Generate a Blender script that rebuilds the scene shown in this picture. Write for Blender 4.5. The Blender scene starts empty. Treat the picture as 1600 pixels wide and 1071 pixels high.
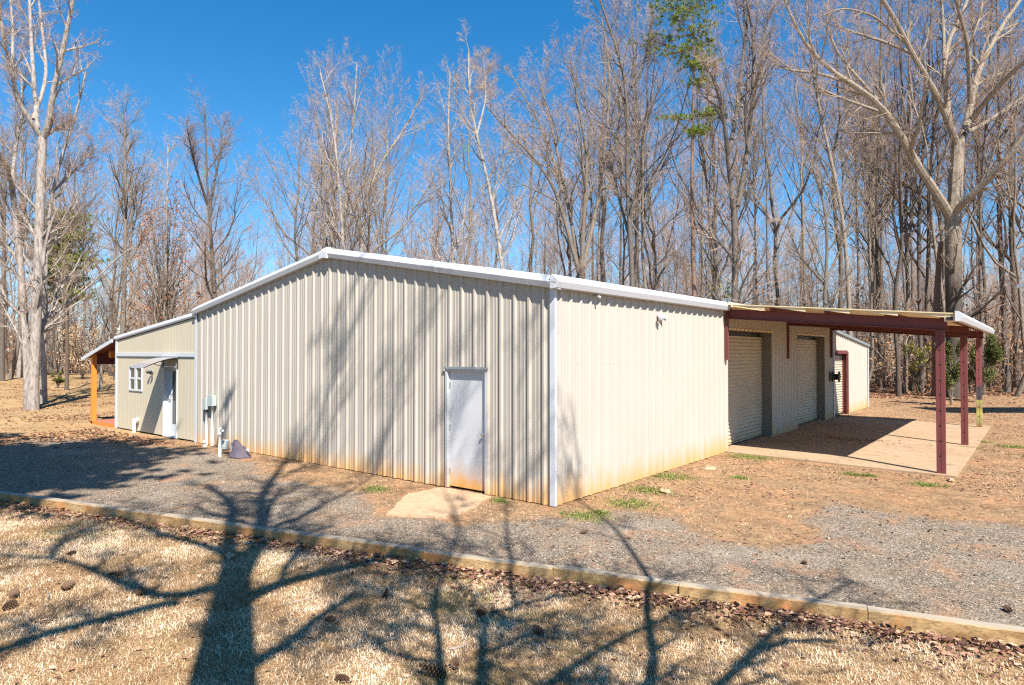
import bpy, math, random
import numpy as np
from mathutils import Vector
R = math.radians
sc = bpy.context.scene
C = sc.collection
rng = np.random.default_rng(7)

# ------------------------------------------------------------------ camera, sky, sun, exposure
CAM = (6.146, -8.741, 2.48)
cd = bpy.data.cameras.new('camera'); cam = bpy.data.objects.new('camera', cd); C.objects.link(cam)
cd.sensor_width = 36.0; cd.lens = 23.13; cd.clip_start = 0.05; cd.clip_end = 3000
cam.location = CAM
FW = Vector((-.626, .779, 0)).normalized()
PITCH = R(0.864)
cam.rotation_euler = Vector((FW.x*math.cos(PITCH), FW.y*math.cos(PITCH), math.sin(PITCH))).to_track_quat('-Z', 'Y').to_euler()
sc.camera = cam
SUN = Vector((2.5, -1.45, 3.23)).normalized()          # towards the sun
ELEV = math.asin(SUN.z); AZ = math.atan2(SUN.x, SUN.y)   # azimuth clockwise from +Y
w = bpy.data.worlds.new('World'); sc.world = w; w.use_nodes = True
nt = w.node_tree; nt.nodes.clear()
sky = nt.nodes.new('ShaderNodeTexSky'); sky.sky_type = 'NISHITA'; sky.sun_disc = False
sky.sun_elevation = ELEV; sky.sun_rotation = AZ
sky.air_density = 1.0; sky.dust_density = 0.0; sky.ozone_density = 1.8
hs = nt.nodes.new('ShaderNodeHueSaturation'); hs.inputs['Saturation'].default_value = 1.42; hs.inputs['Value'].default_value = 1.0; hs.inputs['Hue'].default_value = .497
tcw = nt.nodes.new('ShaderNodeTexCoord'); vm = nt.nodes.new('ShaderNodeVectorMath'); vm.operation = 'MULTIPLY_ADD'
vm.inputs[1].default_value = (1, 1, .95); vm.inputs[2].default_value = (0, 0, .05)       # clear dry air: no white band at the horizon
vn = nt.nodes.new('ShaderNodeVectorMath'); vn.operation = 'NORMALIZE'
nt.links.new(tcw.outputs['Generated'], vm.inputs[0]); nt.links.new(vm.outputs[0], vn.inputs[0]); nt.links.new(vn.outputs[0], sky.inputs[0])
bg = nt.nodes.new('ShaderNodeBackground'); bg.inputs[1].default_value = 0.080
wo = nt.nodes.new('ShaderNodeOutputWorld')
nt.links.new(sky.outputs[0], hs.inputs['Color']); nt.links.new(hs.outputs[0], bg.inputs[0]); nt.links.new(bg.outputs[0], wo.inputs[0])
sl = bpy.data.lights.new('sun', 'SUN'); so = bpy.data.objects.new('sun', sl); C.objects.link(so)
sl.energy = 5.0; sl.angle = R(0.38); sl.color = (1.0, 0.955, 0.88)
so.rotation_euler = SUN.to_track_quat('Z', 'Y').to_euler(); so.location = (20, -12, 30)
sc.view_settings.view_transform = 'Standard'; sc.view_settings.look = 'None'
sc.view_settings.gamma = 1.0; sc.view_settings.exposure = 1.2
sc.render.engine = 'CYCLES'
sc.cycles.max_bounces = 5; sc.cycles.diffuse_bounces = 3; sc.cycles.use_denoising = False; sc.cycles.pixel_filter_type = 'BLACKMAN_HARRIS'; sc.cycles.filter_width = 1.25; sc.cycles.sample_clamp_indirect = 3.0; sc.cycles.use_adaptive_sampling = False
sc.cycles.transparent_max_bounces = 6

# ------------------------------------------------------------------ surveying: photo measurements to places in the world
F0, CX, HY = 1028.0, 800.0, 551.0
def c2w(X, Z, z=0.0):
    dX, dZ = X - .685, Z - 10.67
    return np.array([dX*.779 - dZ*.626, dX*.626 + dZ*.779, z])
def gpt(px, py, z=0.0):
    Z = F0*(2.48 - z)/(py - HY)
    return c2w((px - CX)/F0*Z, Z, z)
def ipt(px, py, Z):
    return c2w((px - CX)/F0*Z, Z, 2.48 + (HY - py)/F0*Z)
LAWN = -0.13

# ------------------------------------------------------------------ helpers
def tag(o, label=None, cat=None, group=None, kind=None):
    if label: o['label'] = label
    if cat: o['category'] = cat
    if group: o['group'] = group
    if kind: o['kind'] = kind
    return o
def empty(name, loc=(0, 0, 0), rz=0, **k):
    o = bpy.data.objects.new(name, None); C.objects.link(o); o.location = loc; o.rotation_euler = (0, 0, rz)
    o.empty_display_size = .2
    return tag(o, **k)
class MB:
    def __init__(s): s.v = []; s.f = []; s.m = []; s.n = 0; s.at = []
    def add(s, v, f, m=0, at=None):
        v = np.asarray(v, dtype=np.float64).reshape(-1, 3)
        f = np.asarray(f, dtype=np.int64)
        s.v.append(v); s.f.append(f + s.n); s.m.append(np.full(len(f), m) if np.isscalar(m) else m); s.n += len(v)
        s.at.append(np.full(len(v), .5) if at is None else np.asarray(at, dtype=float))
        return s
    def box(s, x0, x1, y0, y1, z0, z1, m=0):
        v = [(x, y, z) for x in (x0, x1) for y in (y0, y1) for z in (z0, z1)]
        f = [(0, 1, 3, 2), (4, 6, 7, 5), (0, 4, 5, 1), (2, 3, 7, 6), (0, 2, 6, 4), (1, 5, 7, 3)]
        return s.add(v, f, m)
    def prism(s, poly, z0, z1, m=0):
        n = len(poly); v = [(p[0], p[1], z0) for p in poly] + [(p[0], p[1], z1) for p in poly]
        b = s.n
        s.add(v, [(i, (i+1) % n, n+(i+1) % n, n+i) for i in range(n)], m)
        s.poly_ = getattr(s, 'poly_', []) + [([b+n+i for i in range(n)], m), ([b+n-1-i for i in range(n)], m)]
        return s
    def extrude(s, prof, a, b, out, m=0, up=(0, 0, 1)):
        """profile points (out, up) swept from a to b"""
        a, b, out, up = map(np.array, (a, b, out, up)); n = len(prof)
        v = [a + out*p[0] + up*p[1] for p in prof] + [b + out*p[0] + up*p[1] for p in prof]
        base = s.n
        s.add(v, [(i, (i+1) % n, n+(i+1) % n, n+i) for i in range(n)], m)
        s.poly_ = getattr(s, 'poly_', []) + [([base+i for i in range(n)], m), ([base+n+n-1-i for i in range(n)], m)]
        return s
    def tube(s, pts, rad, sides=8, m=0, cap=True):
        pts = np.asarray(pts, float)[None]; rad = np.broadcast_to(np.asarray(rad, float), (1, pts.shape[1]))
        v, f = tubes(pts, rad, sides); b = s.n; s.add(v, f, m)
        if cap:
            n = pts.shape[1]
            s.poly_ = getattr(s, 'poly_', []) + [([b+i for i in range(sides)], m), ([b+(n-1)*sides+sides-1-i for i in range(sides)], m)]
        return s
    def lathe(s, prof, c, axis=(0, 0, 1), sides=16, m=0):
        ax = Vector(axis).normalized(); p = ax.orthogonal().normalized(); q = ax.cross(p)
        v = []
        for r, h in prof:
            for k in range(sides):
                a = 2*math.pi*k/sides
                v.append(tuple(Vector(c) + ax*h + (p*math.cos(a) + q*math.sin(a))*r))
        n = len(prof)
        f = [(i*sides+k, i*sides+(k+1) % sides, (i+1)*sides+(k+1) % sides, (i+1)*sides+k) for i in range(n-1) for k in range(sides)]
        return s.add(v, f, m)
    def build(s, name, mats, parent=None, smooth=False, attr=None, bevel=0):
        me = bpy.data.meshes.new(name)
        V = np.concatenate(s.v) if s.v else np.zeros((0, 3))
        faces = []; mi = []
        sizes = np.concatenate([np.full(len(f), f.shape[1]) for f in s.f if len(f)])
        loops = np.concatenate([f.ravel() for f in s.f if len(f)])
        mi = np.concatenate([m for m, f in zip(s.m, s.f) if len(f)])
        for p, m in getattr(s, 'poly_', []):
            sizes = np.append(sizes, len(p)); loops = np.append(loops, p); mi = np.append(mi, m)
        me.vertices.add(len(V)); me.vertices.foreach_set('co', V.ravel())
        me.loops.add(len(loops)); me.loops.foreach_set('vertex_index', loops.astype(np.int32))
        me.polygons.add(len(sizes))
        st = np.concatenate([[0], np.cumsum(sizes)[:-1]])
        me.polygons.foreach_set('loop_start', st.astype(np.int32))
        try: me.polygons.foreach_set('loop_total', sizes.astype(np.int32))
        except Exception: pass
        me.polygons.foreach_set('material_index', mi.astype(np.int32))
        me.polygons.foreach_set('use_smooth', np.full(len(sizes), smooth))
        me.update(calc_edges=True)
        if attr:
            a = me.attributes.new(attr, 'FLOAT', 'POINT'); a.data.foreach_set('value', np.concatenate(s.at).astype(np.float32))
        for m in (mats if isinstance(mats, (list, tuple)) else [mats]): me.materials.append(m)
        o = bpy.data.objects.new(name, me); C.objects.link(o)
        if parent is not None: o.parent = parent
        if bevel:
            b = o.modifiers.new('bevel', 'BEVEL'); b.width = bevel; b.segments = 2; b.limit_method = 'ANGLE'
        return o

def nrm(a): return a/np.maximum(np.linalg.norm(a, axis=-1, keepdims=True), 1e-9)
def tubes(pts, rad, sides):
    """many polylines at once: pts (B,n,3), rad (B,n) -> verts, quads"""
    B, n, _ = pts.shape
    T = np.empty_like(pts); T[:, 1:-1] = pts[:, 2:] - pts[:, :-2]; T[:, 0] = pts[:, 1]-pts[:, 0]; T[:, -1] = pts[:, -1]-pts[:, -2]
    T = nrm(T)
    ref = np.where(np.abs(T[:, :1, 2:3]) > .8, np.array([1., 0, 0]), np.array([0, 0, 1.]))
    P = nrm(np.cross(T, np.broadcast_to(ref, T.shape))); Q = np.cross(T, P)
    a = np.arange(sides)*2*np.pi/sides
    ring = pts[:, :, None] + rad[:, :, None, None]*(P[:, :, None]*np.cos(a)[:, None] + Q[:, :, None]*np.sin(a)[:, None])
    v = ring.reshape(-1, 3)
    i = np.arange(sides); j = (i+1) % sides
    q = np.stack([i, j, j+sides, i+sides], 1)
    f = (np.arange(B)[:, None, None, None]*n*sides + np.arange(n-1)[None, :, None, None]*sides + q[None, None]).reshape(-1, 4)
    return v, f
def resample(pts, n):
    pts = np.asarray(pts, float); d = np.r_[0, np.cumsum(np.linalg.norm(np.diff(pts, axis=0), axis=1))]
    # smooth with a Catmull-Rom-like pass
    t = np.linspace(0, d[-1], n)
    p = np.stack([np.interp(t, d, pts[:, k]) for k in range(3)], 1)
    for _ in range(2): p[1:-1] = .5*p[1:-1] + .25*(p[:-2]+p[2:])
    return p
def kids(P, Rd, K, g, t0=.25, t1=1., lf=.5, a0=25, a1=50, n=4, up=.3, wob=.12, rf=.6, rmin=.004, lmin=.15, taper=.7):
    """K children on each parent polyline"""
    B, m, _ = P.shape
    L = np.linalg.norm(np.diff(P, axis=1), axis=2).sum(1)
    t = t0 + (t1-t0)*(np.arange(K)[None] + g.random((B, K)))/K
    x = np.clip(t*(m-1), 0, m-1.001); i = x.astype(int); fr = x - i
    bi = np.arange(B)[:, None]
    p0 = P[bi, i]*(1-fr)[..., None] + P[bi, i+1]*fr[..., None]
    T = nrm(P[bi, i+1]-P[bi, i]); r = Rd[bi, i]*(1-fr) + Rd[bi, i+1]*fr
    q = g.normal(size=T.shape); q = nrm(q - (q*T).sum(-1, keepdims=True)*T)
    a = np.radians(g.uniform(a0, a1, (B, K)))[..., None]
    d = np.cos(a)*T + np.sin(a)*q
    ln = np.maximum(L[:, None]*lf*(1.15-.75*(t-t0)/(max(t1-t0, .01)))*g.uniform(.6, 1.25, (B, K)), lmin)
    pts = np.empty((B, K, n, 3)); pts[:, :, 0] = p0; dd = d
    for k in range(1, n):
        dd = nrm(dd + np.array([0, 0, up/(n-1)]) + g.normal(size=dd.shape)*wob)
        pts[:, :, k] = pts[:, :, k-1] + dd*(ln/(n-1))[..., None]
    r0 = np.maximum(np.minimum(r*rf*g.uniform(.7, 1.1, r.shape), ln*.035), rmin)
    rr = r0[..., None]*(1 - taper*np.linspace(0, 1, n))
    return pts.reshape(B*K, n, 3), rr.reshape(B*K, n)
def hsh(i, j, s=0):
    n = (i.astype(np.int64)*374761393 + j.astype(np.int64)*668265263 + s*1442695) & 0xffffffff
    n = ((n ^ (n >> 13))*1274126177) & 0xffffffff
    return ((n ^ (n >> 16)) & 0xffff)/65535.0
def vnoise(x, y, s=0):
    i = np.floor(x); j = np.floor(y); fx = x-i; fy = y-j
    fx = fx*fx*(3-2*fx); fy = fy*fy*(3-2*fy)
    return (hsh(i, j, s)*(1-fx)+hsh(i+1, j, s)*fx)*(1-fy) + (hsh(i, j+1, s)*(1-fx)+hsh(i+1, j+1, s)*fx)*fy
def fbm(x, y, o=4, s=0):
    r = 0; a = .5
    for k in range(o): r = r + a*vnoise(x*2**k, y*2**k, s+k*17); a *= .5
    return r

# ------------------------------------------------------------------ materials
class NT:
    def __init__(s, name):
        s.m = bpy.data.materials.new(name); s.m.use_nodes = True; s.t = s.m.node_tree
        s.b = s.t.nodes['Principled BSDF']; s.o = s.t.nodes['Material Output']
        s.tc = None
    def n(s, typ, **k):
        x = s.t.nodes.new(typ)
        for a, b in k.items(): setattr(x, a, b)
        return x
    def l(s, a, b): s.t.links.new(a, b)
    def pos(s, obj=True, scale=None):
        if s.tc is None: s.tc = s.n('ShaderNodeTexCoord')
        o = s.tc.outputs['Object']
        if scale:
            mp = s.n('ShaderNodeMapping'); mp.inputs['Scale'].default_value = scale; s.l(o, mp.inputs[0]); o = mp.outputs[0]
        return o
    def noise(s, sc_, det=4, rough=.6, scale=None, vec=None):
        x = s.n('ShaderNodeTexNoise'); x.inputs['Scale'].default_value = sc_; x.inputs['Detail'].default_value = det; x.inputs['Roughness'].default_value = rough
        s.l(vec or s.pos(scale=scale), x.inputs['Vector']); return x.outputs['Fac']
    def vor(s, sc_, out='Color', scale=None):
        x = s.n('ShaderNodeTexVoronoi'); x.inputs['Scale'].default_value = sc_; s.l(s.pos(scale=scale), x.inputs['Vector']); return x.outputs[out]
    def attr(s, name): x = s.n('ShaderNodeAttribute'); x.attribute_name = name; return x.outputs['Fac']
    def ramp(s, fac, stops, mode='LINEAR'):
        x = s.n('ShaderNodeValToRGB'); x.color_ramp.interpolation = mode; e = x.color_ramp.elements
        while len(e) < len(stops): e.new(.5)
        for k, (p, c) in enumerate(stops):
            e[k].position = p; e[k].color = (c, c, c, 1) if np.isscalar(c) else (*c, 1)
        s.l(fac, x.inputs[0]); return x.outputs[0]
    def mix(s, fac, a, b, mode='MIX'):
        x = s.n('ShaderNodeMix'); x.data_type = 'RGBA'; x.blend_type = mode
        for i_, v in ((0, fac), (6, a), (7, b)):
            sock = x.inputs[i_]
            if isinstance(v, bpy.types.NodeSocket): s.l(v, sock)
            elif np.isscalar(v): sock.default_value = v if i_ == 0 else (v, v, v, 1)
            else: sock.default_value = (*v, 1)
        return x.outputs[2]
    def math(s, op, a, b=0., c=None):
        x = s.n('ShaderNodeMath', operation=op)
        for k, v in enumerate((a, b) if c is None else (a, b, c)):
            if isinstance(v, bpy.types.NodeSocket): s.l(v, x.inputs[k])
            else: x.inputs[k].default_value = v
        return x.outputs[0]
    def z(s):
        x = s.n('ShaderNodeSeparateXYZ'); s.l(s.pos(), x.inputs[0]); return x.outputs
    def bump(s, h, dist=.01, st=1.):
        x = s.n('ShaderNodeBump'); x.inputs['Strength'].default_value = st; x.inputs['Distance'].default_value = dist
        s.l(h, x.inputs['Height']); s.l(x.outputs[0], s.b.inputs['Normal']); return s
    def done(s, col=None, rough=.6, metal=0., spec=.5):
        if col is not None:
            if isinstance(col, bpy.types.NodeSocket): s.l(col, s.b.inputs['Base Color'])
            else: s.b.inputs['Base Color'].default_value = (*col, 1)
        if isinstance(rough, bpy.types.NodeSocket): s.l(rough, s.b.inputs['Roughness'])
        else: s.b.inputs['Roughness'].default_value = rough
        s.b.inputs['Metallic'].default_value = metal; s.b.inputs['Specular IOR Level'].default_value = spec
        return s.m
def simple(name, col, rough=.6, metal=0., var=.12, sc_=6., spec=.5):
    n = NT(name); f = n.noise(sc_, 5)
    c = n.mix(f, tuple(max(0, x*(1-var)) for x in col), tuple(min(1, x*(1+var)) for x in col))
    return n.done(c, rough, metal, spec)

M = {}
def siding(name, base, stain_h=.45, stain=(.52, .275, .085)):
    n = NT(name); z = n.z()[2]
    streak = n.noise(5., 4, .65, scale=(1, 1, .12)); fine = n.noise(40., 3, .6, scale=(1, 1, .05)); big = n.noise(.9, 3)
    c = n.mix(n.math('MULTIPLY', big, 1.), tuple(x*.90 for x in base), tuple(x*1.06 for x in base))
    c = n.mix(n.math('MULTIPLY', fine, .25), c, tuple(x*.80 for x in base))
    # splashed clay: strong at the foot, thinning upwards
    h = n.math('DIVIDE', z, stain_h)
    h = n.math('ADD', h, n.math('MULTIPLY', n.math('SUBTRACT', streak, .5), 1.9)); h = n.math('ADD', h, n.math('MULTIPLY', n.math('SUBTRACT', n.noise(.8, 4, .6, scale=(1, 1, .2)), .5), 1.6)); h = n.math('ADD', h, n.math('MULTIPLY', n.math('SUBTRACT', n.noise(55., 3, .7), .5), .9))
    s = n.ramp(h, [(0.0, .85), (.35, .52), (.75, .22), (1.25 if 0 else 1., 0.)])
    c = n.mix(s, c, stain)
    return n.done(c, .42, 0, .4)
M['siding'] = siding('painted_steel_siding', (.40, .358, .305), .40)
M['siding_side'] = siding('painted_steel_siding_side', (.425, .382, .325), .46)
M['board'] = NT('grooved_board_siding'); n = M['board']
f = n.noise(8, 5, .7, scale=(1, 1, .15)); g2 = n.noise(60, 3, .6, scale=(1, 1, .1))
c = n.mix(f, (.46, .395, .28), (.56, .485, .355)); c = n.mix(n.math('MULTIPLY', g2, .35), c, (.45, .39, .29))
n.bump(g2, .003, .6); M['board'] = n.done(c, .75, 0, .25)
M['white'] = simple('white_trim_paint', (.50, .51, .53), .38, 0, .05, 3)
M['white_roof'] = simple('white_steel_roof', (.74, .76, .78), .35, 0, .06, 2)
n = NT('grey_painted_door'); z = n.z()[2]; st = n.noise(6, 4, .6, scale=(1, 1, .4))
h = n.math('ADD', n.math('DIVIDE', z, .55), n.math('MULTIPLY', n.math('SUBTRACT', st, .5), .9))
s_ = n.ramp(h, [(0., .95), (.25, .8), (.6, .25), (.95, 0.)])
c = n.mix(s_, n.mix(n.noise(2.5), (.47, .475, .485), (.53, .535, .545)), (.72, .33, .06)); M['door'] = n.done(c, .5)
n = NT('door_frame_paint'); z = n.z()[2]; s_ = n.ramp(n.math('DIVIDE', z, .5), [(0., .7), (.7, .15), (1., 0.)])
M['doorframe'] = n.done(n.mix(s_, (.46, .465, .475), (.60, .30, .10)), .5)
M['chrome'] = simple('brushed_nickel', (.55, .53, .5), .28, .9)
M['steel'] = simple('galvanised_steel', (.34, .36, .36), .45, .5, .2)
n = NT('red_oxide_steel'); f = n.noise(3, 5, .7); g2 = n.noise(30, 3)
c = n.mix(f, (.115, .026, .026), (.18, .048, .044)); c = n.mix(n.math('MULTIPLY', g2, .3), c, (.11, .045, .035)); M['red'] = n.done(c, .6, 0, .35)
n = NT('weathered_post_paint'); z = n.z()[2]; no = n.noise(7, 5, .7)
hh = n.math('ADD', z, n.math('MULTIPLY', n.math('SUBTRACT', no, .5), .25))
c = n.ramp(n.math('DIVIDE', hh, 3.), [(0., (.22, .10, .04)), (.08, (.30, .25, .09)), (.16, (.42, .37, .09)), (.22, (.26, .17, .06)), (.30, (.36, .34, .10)), (.31, (.05, .045, .045)), (.45, (.07, .05, .05)), (.48, (.19, .05, .05))])
M['post_old'] = n.done(c, .7)
M['cream'] = simple('cream_roof_sheet', (.66, .53, .32), .5, 0, .08, 3)
M['shutter'] = None
n = NT('roll_up_curtain'); f = n.noise(2, 4); z = n.z()[2]
c = n.mix(f, (.40, .34, .25), (.49, .42, .32)); c = n.mix(n.ramp(n.math('DIVIDE', z, .45), [(0., .8), (.5, .3), (1., 0.)]), c, (.42, .26, .12)); M['shutter'] = n.done(c, .5)
M['dark'] = simple('black_plastic', (.02, .02, .022), .45)
M['dark_red'] = simple('maroon_boards', (.10, .022, .018), .6)
M['orange'] = simple('orange_stained_wood', (.62, .20, .025), .55, 0, .2, 12)
M['redwood'] = simple('red_stained_deck', (.40, .13, .08), .6, 0, .2, 5)
n = NT('concrete_slab'); f = n.noise(1.1, 6, .65); f2 = n.noise(14, 5, .7); f3 = n.noise(.6, 5, .6, scale=(.8, 1.3, 1))
c = n.mix(f, (.25, .165, .095), (.45, .32, .20)); c = n.mix(n.math('MULTIPLY', f2, .4), c, (.38, .28, .19))
c = n.mix(n.ramp(f3, [(.50, 0.), (.68, .4)]), c, (.24, .15, .09)); c = n.mix(n.ramp(n.noise(4.5, 6, .7), [(.55, 0.), (.64, .6)]), c, (.16, .10, .065)); n.bump(f2, .004, .5); M['slab'] = n.done(c, .85, 0, .2)
n = NT('step_concrete'); f = n.noise(3, 6, .65); c = n.mix(f, (.37, .235, .14), (.50, .35, .22)); c = n.mix(n.ramp(n.noise(9, 5, .7), [(.5, 0.), (.68, .6)]), c, (.30, .17, .09)); n.bump(n.noise(40, 4), .003, .5); M['step'] = n.done(c, .9, 0, .2)
n = NT('glass_pane'); n.b.inputs['Roughness'].default_value = .03; n.b.inputs['IOR'].default_value = 1.5
n.b.inputs['Base Color'].default_value = (.035, .042, .04, 1); n.b.inputs['Specular IOR Level'].default_value = .8; M['glass'] = n.m
n = NT('tinted_polycarbonate'); n.b.inputs['Base Color'].default_value = (.30, .27, .27, 1); n.b.inputs['Roughness'].default_value = .12
M['poly'] = n.m
M['interior'] = simple('interior_wood', (.45, .27, .10), .6)
# bark and twigs; each tree object is a little different
def bark(name, a, b, rnd=True, sc_=3.):
    n = NT(name); f = n.noise(sc_, 5, .7, scale=(1, 1, .35)); f2 = n.noise(sc_*7, 3, .6, scale=(1, 1, .25))
    if rnd:
        oi = n.n('ShaderNodeObjectInfo'); tone = n.mix(oi.outputs['Random'], a, b)
    else: tone = n.mix(.5, a, b)
    c = n.mix(n.math('MULTIPLY', f, .8), tone, n.mix(.5, b, (.10, .085, .07)))
    c = n.mix(n.ramp(f2, [(.45, 0.), (.62, .55)]), c, (.055, .045, .04))
    n.bump(f2, .02, .6); return n.done(c, .9, 0, .15)
M['bark'] = bark('bark_grey_brown', (.36, .295, .23), (.10, .075, .055))
M['bark_pale'] = bark('bark_pale', (.47, .41, .36), (.32, .27, .23), False, 2.)
M['bark_dark'] = bark('bark_dark_oak', (.17, .14, .12), (.10, .08, .065), False)
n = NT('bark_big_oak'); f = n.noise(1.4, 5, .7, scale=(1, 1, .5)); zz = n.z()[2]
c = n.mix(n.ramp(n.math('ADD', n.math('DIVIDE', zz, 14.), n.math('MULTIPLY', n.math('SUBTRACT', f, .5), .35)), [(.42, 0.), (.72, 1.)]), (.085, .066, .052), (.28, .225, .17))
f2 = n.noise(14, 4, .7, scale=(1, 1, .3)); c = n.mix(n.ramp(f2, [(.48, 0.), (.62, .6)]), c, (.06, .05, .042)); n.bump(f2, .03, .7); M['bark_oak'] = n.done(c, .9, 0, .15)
M['bark_pine'] = simple('bark_pine', (.17, .095, .06), .9, 0, .35, 4)
def twigm(name, a, b):
    n = NT(name); oi = n.n('ShaderNodeObjectInfo'); c = n.mix(oi.outputs['Random'], a, b)
    c = n.mix(n.noise(1.1, 2), c, tuple(x*1.25 for x in a)); return n.done(c, .85, 0, .15)
M['twig'] = twigm('twigs', (.36, .25, .185), (.20, .13, .095))
M['twig_pale'] = twigm('pale_twigs', (.36, .275, .205), (.26, .185, .13))
def leafm(name, cols, rough=.7, tr=.0):
    n = NT(name); a = n.attr('shade')
    c = n.ramp(a, [(k/(len(cols)-1), c_) for k, c_ in enumerate(cols)]); n.done(c, rough, 0, .2)
    return n.m
M['needles'] = leafm('pine_needles', [(.04, .075, .010), (.13, .17, .018), (.28, .29, .035)])
M['cedar'] = leafm('cedar_foliage', [(.03, .045, .010), (.085, .10, .022), (.19, .17, .045)])
M['yellowgreen'] = leafm('young_leaves', [(.14, .12, .02), (.26, .23, .045), (.36, .31, .07)])
M['rust'] = leafm('rusty_leaves', [(.16, .05, .02), (.34, .13, .06), (.48, .24, .12)])
M['brushleaf'] = leafm('brush_leaves', [(.13, .07, .035), (.28, .15, .075), (.44, .27, .15)])
M['tanleaf'] = leafm('pale_dry_leaves', [(.30, .18, .09), (.46, .30, .17), (.58, .42, .26)])
M['litter'] = leafm('leaf_litter', [(.055, .028, .022), (.14, .065, .045), (.25, .12, .08), (.40, .24, .15), (.52, .36, .24)])
M['litter_far'] = leafm('leaf_litter_woods', [(.07, .035, .02), (.17, .08, .045), (.30, .15, .08), (.42, .25, .14)])
M['straw'] = leafm('dormant_grass', [(.14, .07, .03), (.38, .235, .125), (.68, .49, .32), (.86, .70, .51)], .65)
M['green'] = leafm('green_grass', [(.06, .09, .014), (.14, .18, .035), (.30, .31, .09)], .6)
M['stone'] = leafm('gravel_stones', [(.055, .043, .034), (.14, .11, .083), (.25, .197, .147), (.48, .39, .295)], .85)
M['cone'] = leafm('pine_cone_scales', [(.035, .02, .014), (.11, .06, .035), (.30, .20, .13)], .7)
M['pvc'] = simple('pvc_pipe', (.74, .72, .66), .4)
M['boxgrey'] = simple('grey_enclosure', (.36, .40, .38), .5)
M['tarp'] = simple('purple_grey_cloth', (.085, .068, .085), .85, 0, .3, 9)
n = NT('timber_wood'); f = n.noise(2.2, 5, .6, scale=(.35, 5, 5)); f2 = n.noise(1.3, 4); f3 = n.noise(26, 4, .7, scale=(.08, 3, 3))
c = n.mix(n.ramp(f, [(.35, 0.), (.65, 1.)]), (.28, .16, .062), (.48, .325, .16)); c = n.mix(n.ramp(f3, [(.45, 0.), (.6, .7)]), c, (.16, .09, .04))
c = n.mix(n.ramp(f2, [(.50, 0.), (.62, .8)]), c, (.52, .21, .07))
geo = n.n('ShaderNodeNewGeometry'); sx = n.n('ShaderNodeSeparateXYZ'); n.l(geo.outputs['Normal'], sx.inputs[0])
c = n.mix(n.ramp(sx.outputs[2], [(.6, 0.), (.9, .8)]), c, (.34, .30, .24)); n.bump(f3, .004, .8); M['timber'] = n.done(c, .85, 0, .2)

# ground: bare clay and thin dead grass, gravel, leaf-strewn woods floor, blended by surveyed zones
def groundmat():
    n = NT('ground_surface')
    g, lf, gr = n.attr('gravel'), n.attr('woods'), n.attr('grass')
    n1, n2, n3, n4 = n.noise(.55, 6, .65), n.noise(2.3, 7, .75), n.noise(22, 5, .7), n.noise(90, 3, .7)
    dirt = n.mix(n.ramp(n1, [(.38, 0.), (.62, 1.)]), (.47, .245, .115), (.40, .26, .14))
    dirt = n.mix(n.ramp(n2, [(.40, 0.), (.60, .9)]), dirt, (.19, .115, .058))
    dirt = n.mix(n.ramp(n.noise(1.3, 5, .7), [(.52, 0.), (.66, .7)]), dirt, (.54, .25, .115))
    dirt = n.mix(n.ramp(n3, [(.50, 0.), (.68, .8)]), dirt, (.58, .40, .25))
    dirt = n.mix(n.ramp(n.noise(12, 5, .75), [(.47, 0.), (.60, .75)]), dirt, (.17, .11, .065))
    dirt = n.mix(n.ramp(n4, [(.46, 0.), (.64, .85)]), dirt, (.12, .075, .045))
    v = n.vor(75.); sv = n.n('ShaderNodeSeparateColor'); n.l(v, sv.inputs[0])
    gc = n.ramp(sv.outputs[0], [(0., (.055, .043, .032)), (.35, (.14, .11, .083)), (.7, (.235, .185, .138)), (.93, (.37, .295, .22)), (1., (.56, .47, .37))])
    gc = n.mix(n.ramp(n2, [(.48, 0.), (.68, .6)]), gc, (.30, .185, .11)); gc = n.mix(n.ramp(n.noise(1.6, 5, .7, scale=(1, .6, 1)), [(.54, 0.), (.66, .6)]), gc, (.36, .19, .10))
    gc = n.mix(n.ramp(n.noise(.9, 4, .6), [(.5, 0.), (.68, .35)]), gc, (.36, .30, .24))
    gm = n.ramp(n.math('ADD', g, n.math('MULTIPLY', n.math('SUBTRACT', n3, .5), .9)), [(.42, 0.), (.58, 1.)])
    straw = n.mix(n2, (.29, .18, .08), (.46, .31, .155)); straw = n.mix(n.ramp(n3, [(.45, 0.), (.62, .7)]), straw, (.30, .21, .10))
    straw = n.mix(n.ramp(n.noise(.35, 5, .6), [(.45, 0.), (.58, .7)]), straw, (.26, .165, .085)); straw = n.mix(n.ramp(n.noise(.9, 6, .75, scale=(1, 1, 1)), [(.50, 0.), (.60, .6)]), straw, (.42, .23, .11)); straw = n.mix(n.ramp(n.noise(2.6, 6, .8), [(.52, 0.), (.60, .7)]), straw, (.17, .105, .05))
    fl = n.mix(n3, (.13, .07, .042), (.34, .20, .125)); fl = n.mix(n.ramp(n2, [(.5, 0.), (.7, .6)]), fl, (.40, .24, .14))
    c = n.mix(gm, dirt, gc); c = n.mix(n.ramp(n.math('ADD', gr, n.math('MULTIPLY', n.math('SUBTRACT', n2, .5), .7)), [(.4, 0.), (.65, 1.)]), c, straw)
    c = n.mix(n.ramp(n.math('ADD', lf, n.math('MULTIPLY', n.math('SUBTRACT', n2, .5), .8)), [(.4, 0.), (.65, 1.)]), c, fl)
    hh = n.math('ADD', n.math('MULTIPLY', n3, .6), n.math('MULTIPLY', n4, .4)); n.bump(hh, .03, .8)
    return n.done(c, .95, 0, .1)
M['ground'] = groundmat()
n = NT('lawn_soil'); n2, n3 = n.noise(2.5, 5, .7), n.noise(40, 4, .7)
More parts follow.
